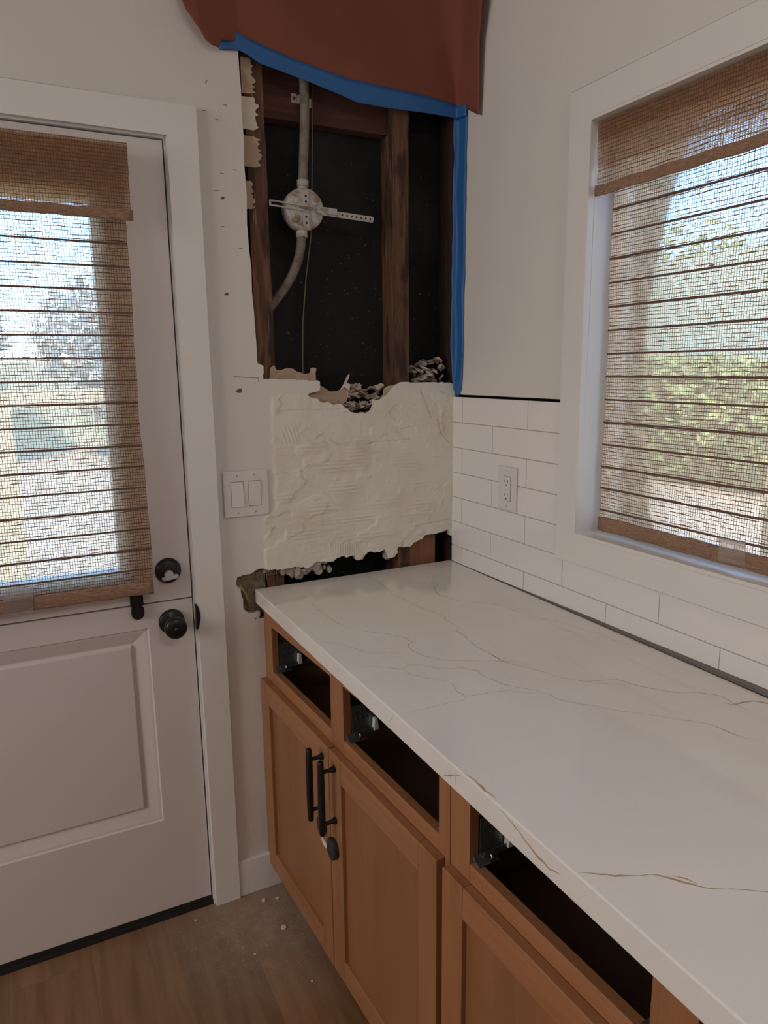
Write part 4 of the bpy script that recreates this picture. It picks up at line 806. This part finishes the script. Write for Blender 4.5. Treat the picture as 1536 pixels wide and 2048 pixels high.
# ------------------------------------------------------------------ base cabinets (the run stands 2.6 degrees off the wall line)
TH = .046
def cabinet(y_near, label, first):
    """local frame: x inwards from the door faces, y along the run (negative away from the back wall)"""
    wloc = Vector((-.6393-y_near*math.sin(TH), y_near*math.cos(TH), 0))
    cab = empty('base_cabinet', (wloc.x, wloc.y, 0), TH, label, 'cabinet', 'base cabinets')
    W = .903; S1 = .055
    f0 = .019; f1 = .038                      # face frame depth
    fr = MB(); ZT = .872; ZR0, ZR1 = .634, .690; ZO = .820; zb = .060
    mid0, mid1 = -.425, -.490
    cabp = lambda mb, n, m, bev=0: mb.build(n, m, cab, bev)
    for ya, yb in ((0, -S1), (mid0, mid1), (-W+.0345, -W)): cabp(MB().box((f0, ya, zb), (f1, yb, ZT)), 'frame_stile', M['maple_v'], .001)
    for a, b in ((-S1, mid0), (mid1, -W+.0345)):
        for c0, c1 in ((ZR0, ZR1), (ZO, ZT), (zb, zb+.05)): cabp(MB().box((f0+.0002, a, c0), (f1, b, c1)), 'frame_rail', M['maple_h'], .001)
    bx = MB().box((f1, -.006 if not first else -.030, zb), (.50, -.022 if not first else -.046, ZT)).box((f1, -W, zb), (.50, -W+.014, ZT)).box((.488, -.03, zb), (.50, -W, ZT)).box((f1, -.03, zb), (.50, -W, zb+.016)).box((f1, -.03, .600), (.49, -W, .612))
    cabp(bx, 'carcass', M['cab_in'])
    cabp(MB().box((.075, -.02 if first else 0, 0), (.09, -W, zb+.001)), 'toe_kick', M['maple_h'])
    # doors
    for i, (a, b) in enumerate(((-.002, -.4435), (-.4475, -.889))):
        zb0, zt0, sw_ = .077, .657, .060
        d = MB().box((.0098, a-sw_+.006, zb0+sw_-.006), (.0155, b+sw_-.006, zt0-sw_+.006)).build('cabinet_door', M['maple_p'], cab)
        for p, q in ((a, a-sw_), (b+sw_, b)): MB().box((0, p, zb0), (.019, q, zt0)).build('door_stile', M['maple_v'], d, .0018)
        for p, q in ((zt0-sw_, zt0), (zb0, zb0+sw_)): MB().box((.0002, a-sw_, p), (.0188, b+sw_, q)).build('door_rail', M['maple_h'], d, .0018)
        hy = (b+.0300) if i == 0 else (a-.0300)
        if True:
            zc0, zc1 = .493, .622
            h = MB().tube([(-.034, hy, .466), (-.034, hy, .470), (-.034, hy, .52), (-.034, hy, .60), (-.034, hy, .646), (-.034, hy, .650)], [.0050, .0070, .0084, .0084, .0070, .0050], 20)
            for zc in (zc0, zc1): h.tube([(-.0002, hy, zc), (-.004, hy, zc), (-.012, hy, zc), (-.034, hy, zc)], [.0085, .0075, .0046, .0046], 16)
            h.build('bar_handle', M['black_metal'], d)
    # drawer runners left in the openings
    for (a, b) in ((-S1, mid0), (mid1, -W+.0345)):
        for side, y, s_ in (('l', a-.0005, -1), ('r', b+.0005, 1)):
            rn = MB().box((.040, y, .700), (.46, y+s_*.0120, .7025)).box((.040, y, .700), (.46, y+s_*.0015, .722)).box((.040, y+s_*.0100, .7025), (.46, y+s_*.0120, .711))
            ro = rn.build('drawer_runner', M['slide'], cab)
            pl = MB().box((.0395, y, .7225), (.150, y+s_*.0016, .768)).build('mounting_plate', M['slide'], ro)
            for gx in (.052, .112):
                for p in range(3):
                    for q in range(2 if p < 3 else 1):
                        MB().lathe([(0, .0004), (.0032, .0004), (.0034, 0)], (gx+p*.0125, y+s_*.0016, .737+q*.0150), (0, s_, 0), 10).build('plate_hole', M['slot'], pl)
            MB().prism([(.088, .704), (.100, .704), (.097, .732), (.090, .732)], lambda u, w2, t: (u, t, w2), y+s_*.004, y+s_*.016).build('runner_clip', M['white_plastic'], ro, .001)
            MB().prism([(y, .6905), (y+s_*.018, .6905), (y+s_*.018, .6925), (y+s_*.006, .695), (y, .704)], YZ, .026, .070).build('front_bracket', M['slide'], ro, .0008)
            MB().tube([(.050, y+s_*.016, .693), (.050, y+s_*.022, .706), (.050, y+s_*.016, .710)], .0022, 8).build('bracket_hook', M['chrome'], ro)
    return cab
cabinet(0, 'stained wood base cabinet nearest the back wall, with two black bar handles in view', True)
cabinet(-.905, 'stained wood base cabinet nearer the camera, its right part running out of the picture', False)
# child-safety strap holding the first two doors together
def cab_pt(x, y, z): return (-.6393+x*math.cos(TH)-y*math.sin(TH), x*math.sin(TH)+y*math.cos(TH), z)
lk = empty('cabinet_lock', cab_pt(0, -.43, .42), TH, 'black and white strap lock bridging the cabinet doors below the handles', 'child lock')
def hexpad(cy, cz, r): return [(cy+r*math.cos(math.radians(a)), cz+r*1.15*math.sin(math.radians(a))) for a in range(15, 375, 45)]
MB().prism([(p[0]+.43, p[1]-.42) for p in hexpad(-.410, .443, .020)], YZ, -.0002, -.012).build('pad', M['black_plastic'], lk, .003)
MB().prism([(p[0]+.43, p[1]-.42) for p in hexpad(-.470, .418, .0235)], YZ, -.0002, -.013).build('pad', M['black_plastic'], lk, .003)
sb = MB(); P = bez((-.011, .010, .012), (-.018, .002, .006), (-.018, -.012, -.003), (-.012, -.024, -.006), 10)
for (p, q) in zip(P, P[1:]): sb.add([(p[0], p[1], p[2]-.006), (p[0], p[1], p[2]+.006), (q[0], q[1], q[2]+.006), (q[0], q[1], q[2]-.006), (p[0]+.002, p[1], p[2]-.006), (p[0]+.002, p[1], p[2]+.006), (q[0]+.002, q[1], q[2]+.006), (q[0]+.002, q[1], q[2]-.006)], [(0, 1, 2, 3), (7, 6, 5, 4), (0, 3, 7, 4), (1, 5, 6, 2), (0, 4, 5, 1), (3, 2, 6, 7)])
o = sb.build('strap', M['white_plastic'], lk); o['label'] = 'pale translucent strap'

# ------------------------------------------------------------------ woven shades
def cloth(name, fn, u0, u1, v0, v1, m, parent, wav=.0025, edge=0, nu=40, nv=60, seed=0, tex=(0, 0)):
    """single woven layer; fn(u, v, d) -> world; UV in metres"""
    vs = []; uvs = []; fs = []
    for j in range(nv+1):
        v = v0+(v1-v0)*j/nv
        for i in range(nu+1):
            u = u0+(u1-u0)*i/nu
            e = edge*(math.sin(v*9+seed)+.5*math.sin(v*31+seed*2)+.35*math.sin(v*140+seed)) if i in (0, nu) else edge*.8*(math.sin(v*9+seed)+.5*math.sin(v*31+seed*2))*(abs(i/nu-.5)*2)**6
            vs.append(fn(u+e, v, wav*math.sin(u*7+v*5+seed)*math.sin(v*11+seed))); uvs.append((u+tex[0], v+tex[1]))
    n = nu+1
    for j in range(nv):
        for i in range(nu): fs.append((j*n+i, j*n+i+1, (j+1)*n+i+1, (j+1)*n+i))
    me = bpy.data.meshes.new(name); me.from_pydata(vs, [], fs); me.update(); ul_ = me.uv_layers.new(name='UVMap')
    for p in me.polygons:
        p.use_smooth = True
        for li in p.loop_indices: ul_.data[li].uv = uvs[me.loops[li].vertex_index]
    o = bpy.data.objects.new(name, me); C.objects.link(o); me.materials.append(m); o.parent = parent; return o
def shade(root, fn, u0, u1, ztop, zval, zbot, d_cloth, d_val, clip_u, sl0, sgn, valedge):
    """fn(u, v, depth) gives the local point; u runs along the width"""
    pf = lambda d0: (lambda u, v, d: fn(u, v, d0+d))
    cloth('shade_cloth', pf(d_cloth), u0, u1, zbot+.030, ztop-.02, M['weave'], root, .0022, .0020, seed=1.3)
    wv = lambda u, v: .0022*math.sin(u*7+v*5+1.3)*math.sin(v*11+1.3)
    eg = lambda v: .0016*(math.sin(v*9+1.3)+.5*math.sin(v*31+2.6))
    s_ = MB(); z = sl0
    while z > zbot+.04:
        if z < ztop-.04:
            A = []
            n = 24
            for k in range(n+1):
                u = u0+(u1-u0)*k/n; 
                if k == 0: u += eg(z)
                dd = d_cloth+wv(u, z)
                A.append((fn(u, z-.0021, dd+.0005), fn(u, z+.0021, dd+.0005), fn(u, z+.0021, dd+.0030), fn(u, z-.0021, dd+.0030)))
            vs = [p for q in A for p in q]; s_.add(vs, [(4*k+a, 4*k+(a+1) % 4, 4*k+4+(a+1) % 4, 4*k+4+a) for k in range(n) for a in range(4)]+[(0, 1, 2, 3), tuple(4*n+a for a in (3, 2, 1, 0))])
        z -= .0512
    s_.build('reed_slats', M['slat'], root)
    # rolled hem
    def roll(name, zc, dc, hh, tt, ua, ub, m=M['hem']):
        mb = MB(); n = 60; m_ = 12; vs = []
        for k in range(n+1):
            u = ua+(ub-ua)*k/n
            for a in range(m_):
                an = 2*math.pi*a/m_; cz = math.sin(an); cd = math.cos(an)
                vs.append(fn(u, zc+hh*math.copysign(abs(cz)**.6, cz)+.0010*math.sin(u*60), dc+tt*math.copysign(abs(cd)**.7, cd)+wv(u, zc)))
        mb.add(vs, [(k*m_+a, k*m_+(a+1) % m_, (k+1)*m_+(a+1) % m_, (k+1)*m_+a) for k in range(n) for a in range(m_)]+[tuple(range(m_)), tuple(n*m_+a for a in range(m_))], True)
        return mb.build(name, m, root)
    roll('bottom_hem', zbot+.0165, d_cloth+.001, .0170, .0048, u0+eg(zbot), u1)
    # head rail and valance
    vl = cloth('valance', pf(d_val), u0+valedge, u1, zval+.018, ztop, M['weave_thick'], root, .0016, .0016, nv=20, seed=3.1, tex=(.37, .11))
    cloth('valance_lining', pf(d_val-.006), u0+valedge+.002, u1, zval+.055, ztop-.004, M['weave_thick'], vl, .0012, .001, nv=12, seed=4.1, tex=(.11, .53))
    o = roll('valance_hem', zval+.0105, d_val+.0005, .0115, .0032, u0+valedge-.001, u1)
    return vl
# door shade: u = -X so that u0 is the visible right edge
ds = empty('woven_shade', (-.918, D0, 2.0), 0, 'brown woven wood shade on the glass of the Dutch door', 'window shade')
fd = lambda u, v, d: (-u+.918, -d, v-2.0)
shade(ds, fd, .9130, 1.66, 1.999, 1.838, .957, .040, .064, 1.2, 1.790, 1, -.013)
hr = MB().box((0.0, -.004, -.045), (-.74, -.056, -.004)).build('head_rail', M['trim'], ds, .002)
Bx('side_return', (.0165, -.012, -.042), (.0145, -.060, -.004), M['hem'], ds)
o = MB().prism([(.268, -1.047), (.330, -1.045), (.326, -.983), (.262, -.986)], lambda u, v, t: (-u, -t, v), .0425, .0455).build('hold_down_clip', M['clear'], ds, .001)
# window shade: u = -Y
ws = empty('woven_shade', (.03, -.585, 2.02), 0, 'brown woven wood shade inside the white window frame by the tile', 'window shade')
fw_ = lambda u, v, d: (-d, -u+.585, v-2.02)
shade(ws, fw_, .5885, 1.562, 2.0195, 1.868, 1.122, .000, .028, .93, 1.838, 1, -.028)
Bx('head_rail', (-.018, .022, -.042), (.035, -.97, -.002), M['trim'], ws, .002)
o = MB().prism([(.338, -.893), (.400, -.889), (.396, -.843), (.340, -.847)], lambda u, v, t: (-t, -u, v), .0075, .0105).build('hold_down_clip', M['clear'], ws, .001)
MB().box((-.0135, -.338, -.853), (-.0100, -.398, -.846)).build('clip_lip', M['clear'], ws)

# ------------------------------------------------------------------ floor crumbs
crumb = rock(1, .008, .006, .0030, 77, True); crumb.materials.append(M['tornw']); crumb.name = 'plaster_crumb'
for (x, y, s_, lb) in [(-.6774, -.0592, .95, 'flat white plaster crumb on the floor closest to the baseboard'), (-.640, -.070, .8, 'white plaster crumb on the floor nearest the cabinet corner by the baseboard'), (-.660, -.1850, 1.15, 'largest white plaster crumb on the floor beside the cabinet door'), (-.7577, -.2364, .45, 'tiny crumb alone in the middle of the bare floor'), (-.655, -.385, .45, 'tiny crumb on the floor nearest the camera beside the cabinet'), (-.8694, -.045, .45, 'tiny crumb on the floor in front of the door')]:
    drop(crumb, (x, y, .0022*s_), (0, 0, x*50), s_, lb, 'crumbs on the floor', 'plaster crumb', 'plaster_crumb')

# ------------------------------------------------------------------ outside
tag(MB().box((-14, .20, -.20), (16, 22, -.12)).box((.20, -16, -.20), (16, .20, -.12)).build('ground', M['concrete']), kind='structure')
tag(Bx('timber_post', (.84, -.44, -.12), (.95, -.56, 2.7), M['timber']), 'tan timber post outside the window, left one behind the shade', 'post')
tag(Bx('timber_post', (.84, -.90, -.12), (.95, -1.02, 2.7), M['timber']), 'tan timber post outside the window, right one behind the shade', 'post')
tag(Bx('outdoor_wall', (8.0, -14, -.12), (8.3, 15, 3.1), M['stucco']), 'pale stucco garden wall beyond the window', 'garden wall')
tag(Bx('outdoor_wall', (2.7, -8, -.12), (2.9, .2, 2.9), M['bounce_white']), 'unseen white wall added outside the window to bounce sunlight in', 'garden wall')  # added out of view as a reflector for the window jamb
rg = empty('timber_railing', (-1.3, 2.0, -.12), 0, 'tan timber railing on the patio behind the door shade', 'railing')
for nme, a, b_ in (('top_rail', (-1.6, -.04, 1.46), (2.2, .04, 1.545)), ('post', (-.02, -.045, 0), (.105, .045, 1.46)), ('post', (1.05, -.045, 0), (1.14, .045, 1.46))):
    Bx(nme, a, b_, M['timber'], rg)
def foliage(name, c, rad, n, label, cat, seed, ls=.10, trunk=None, m='leaf'):
    root = empty(name, (c[0], c[1], -.12), 0, label, cat); rr = random.Random(seed); mb = MB()
    for k in range(n):
        while True:
            p = Vector((rr.uniform(-1, 1), rr.uniform(-1, 1), rr.uniform(-1, 1)))
            if .35 < p.length < 1: break
        q = Vector((p.x*rad[0], p.y*rad[1], p.z*rad[2]+c[2]+.12)); a = Vector((rr.gauss(0, 1), rr.gauss(0, 1), rr.gauss(0, 1))).normalized(); b = a.orthogonal().normalized(); s_ = ls*rr.uniform(.6, 1.3)
        mb.add([q-a*s_, q-b*s_*.5, q+a*s_, q+b*s_*.5], [(0, 1, 2, 3)])
    mb.build('leaves', M[m], root)
    if trunk: MB().tube([(0, 0, 0), (.05, 0, trunk*.6), (0, .05, trunk+.3)], [.12, .09, .05], 10).build('trunk', M['bark'], root)
foliage('hedge', (7.3, 6.2, .75), (.6, 4.4, .95), 7500, 'yellow green hedge beyond the window', 'hedge', 1, .11)
foliage('garden_tree', (10.2, 8.4, 2.9), (1.2, 1.8, 1.3), 1500, 'leafy tree above the garden wall beyond the window', 'tree', 2, .12, 2.2)
foliage('garden_tree', (-3.2, 13.0, 2.3), (2.0, 1.8, 1.9), 2400, 'grey green tree beyond the patio, left one behind the door shade', 'tree', 3, .16, 1.6, 'leaf_pale')
foliage('garden_tree', (1.2, 13.0, 2.0), (2.0, 1.8, 1.6), 2000, 'grey green tree beyond the patio, right one behind the door shade', 'tree', 4, .16, 1.4, 'leaf_pale')
tag(Bx('garden_wall', (-13, 16.0, -.12), (12, 16.3, 1.75), M['stucco']), 'pale stucco wall at the far end of the patio', 'garden wall')
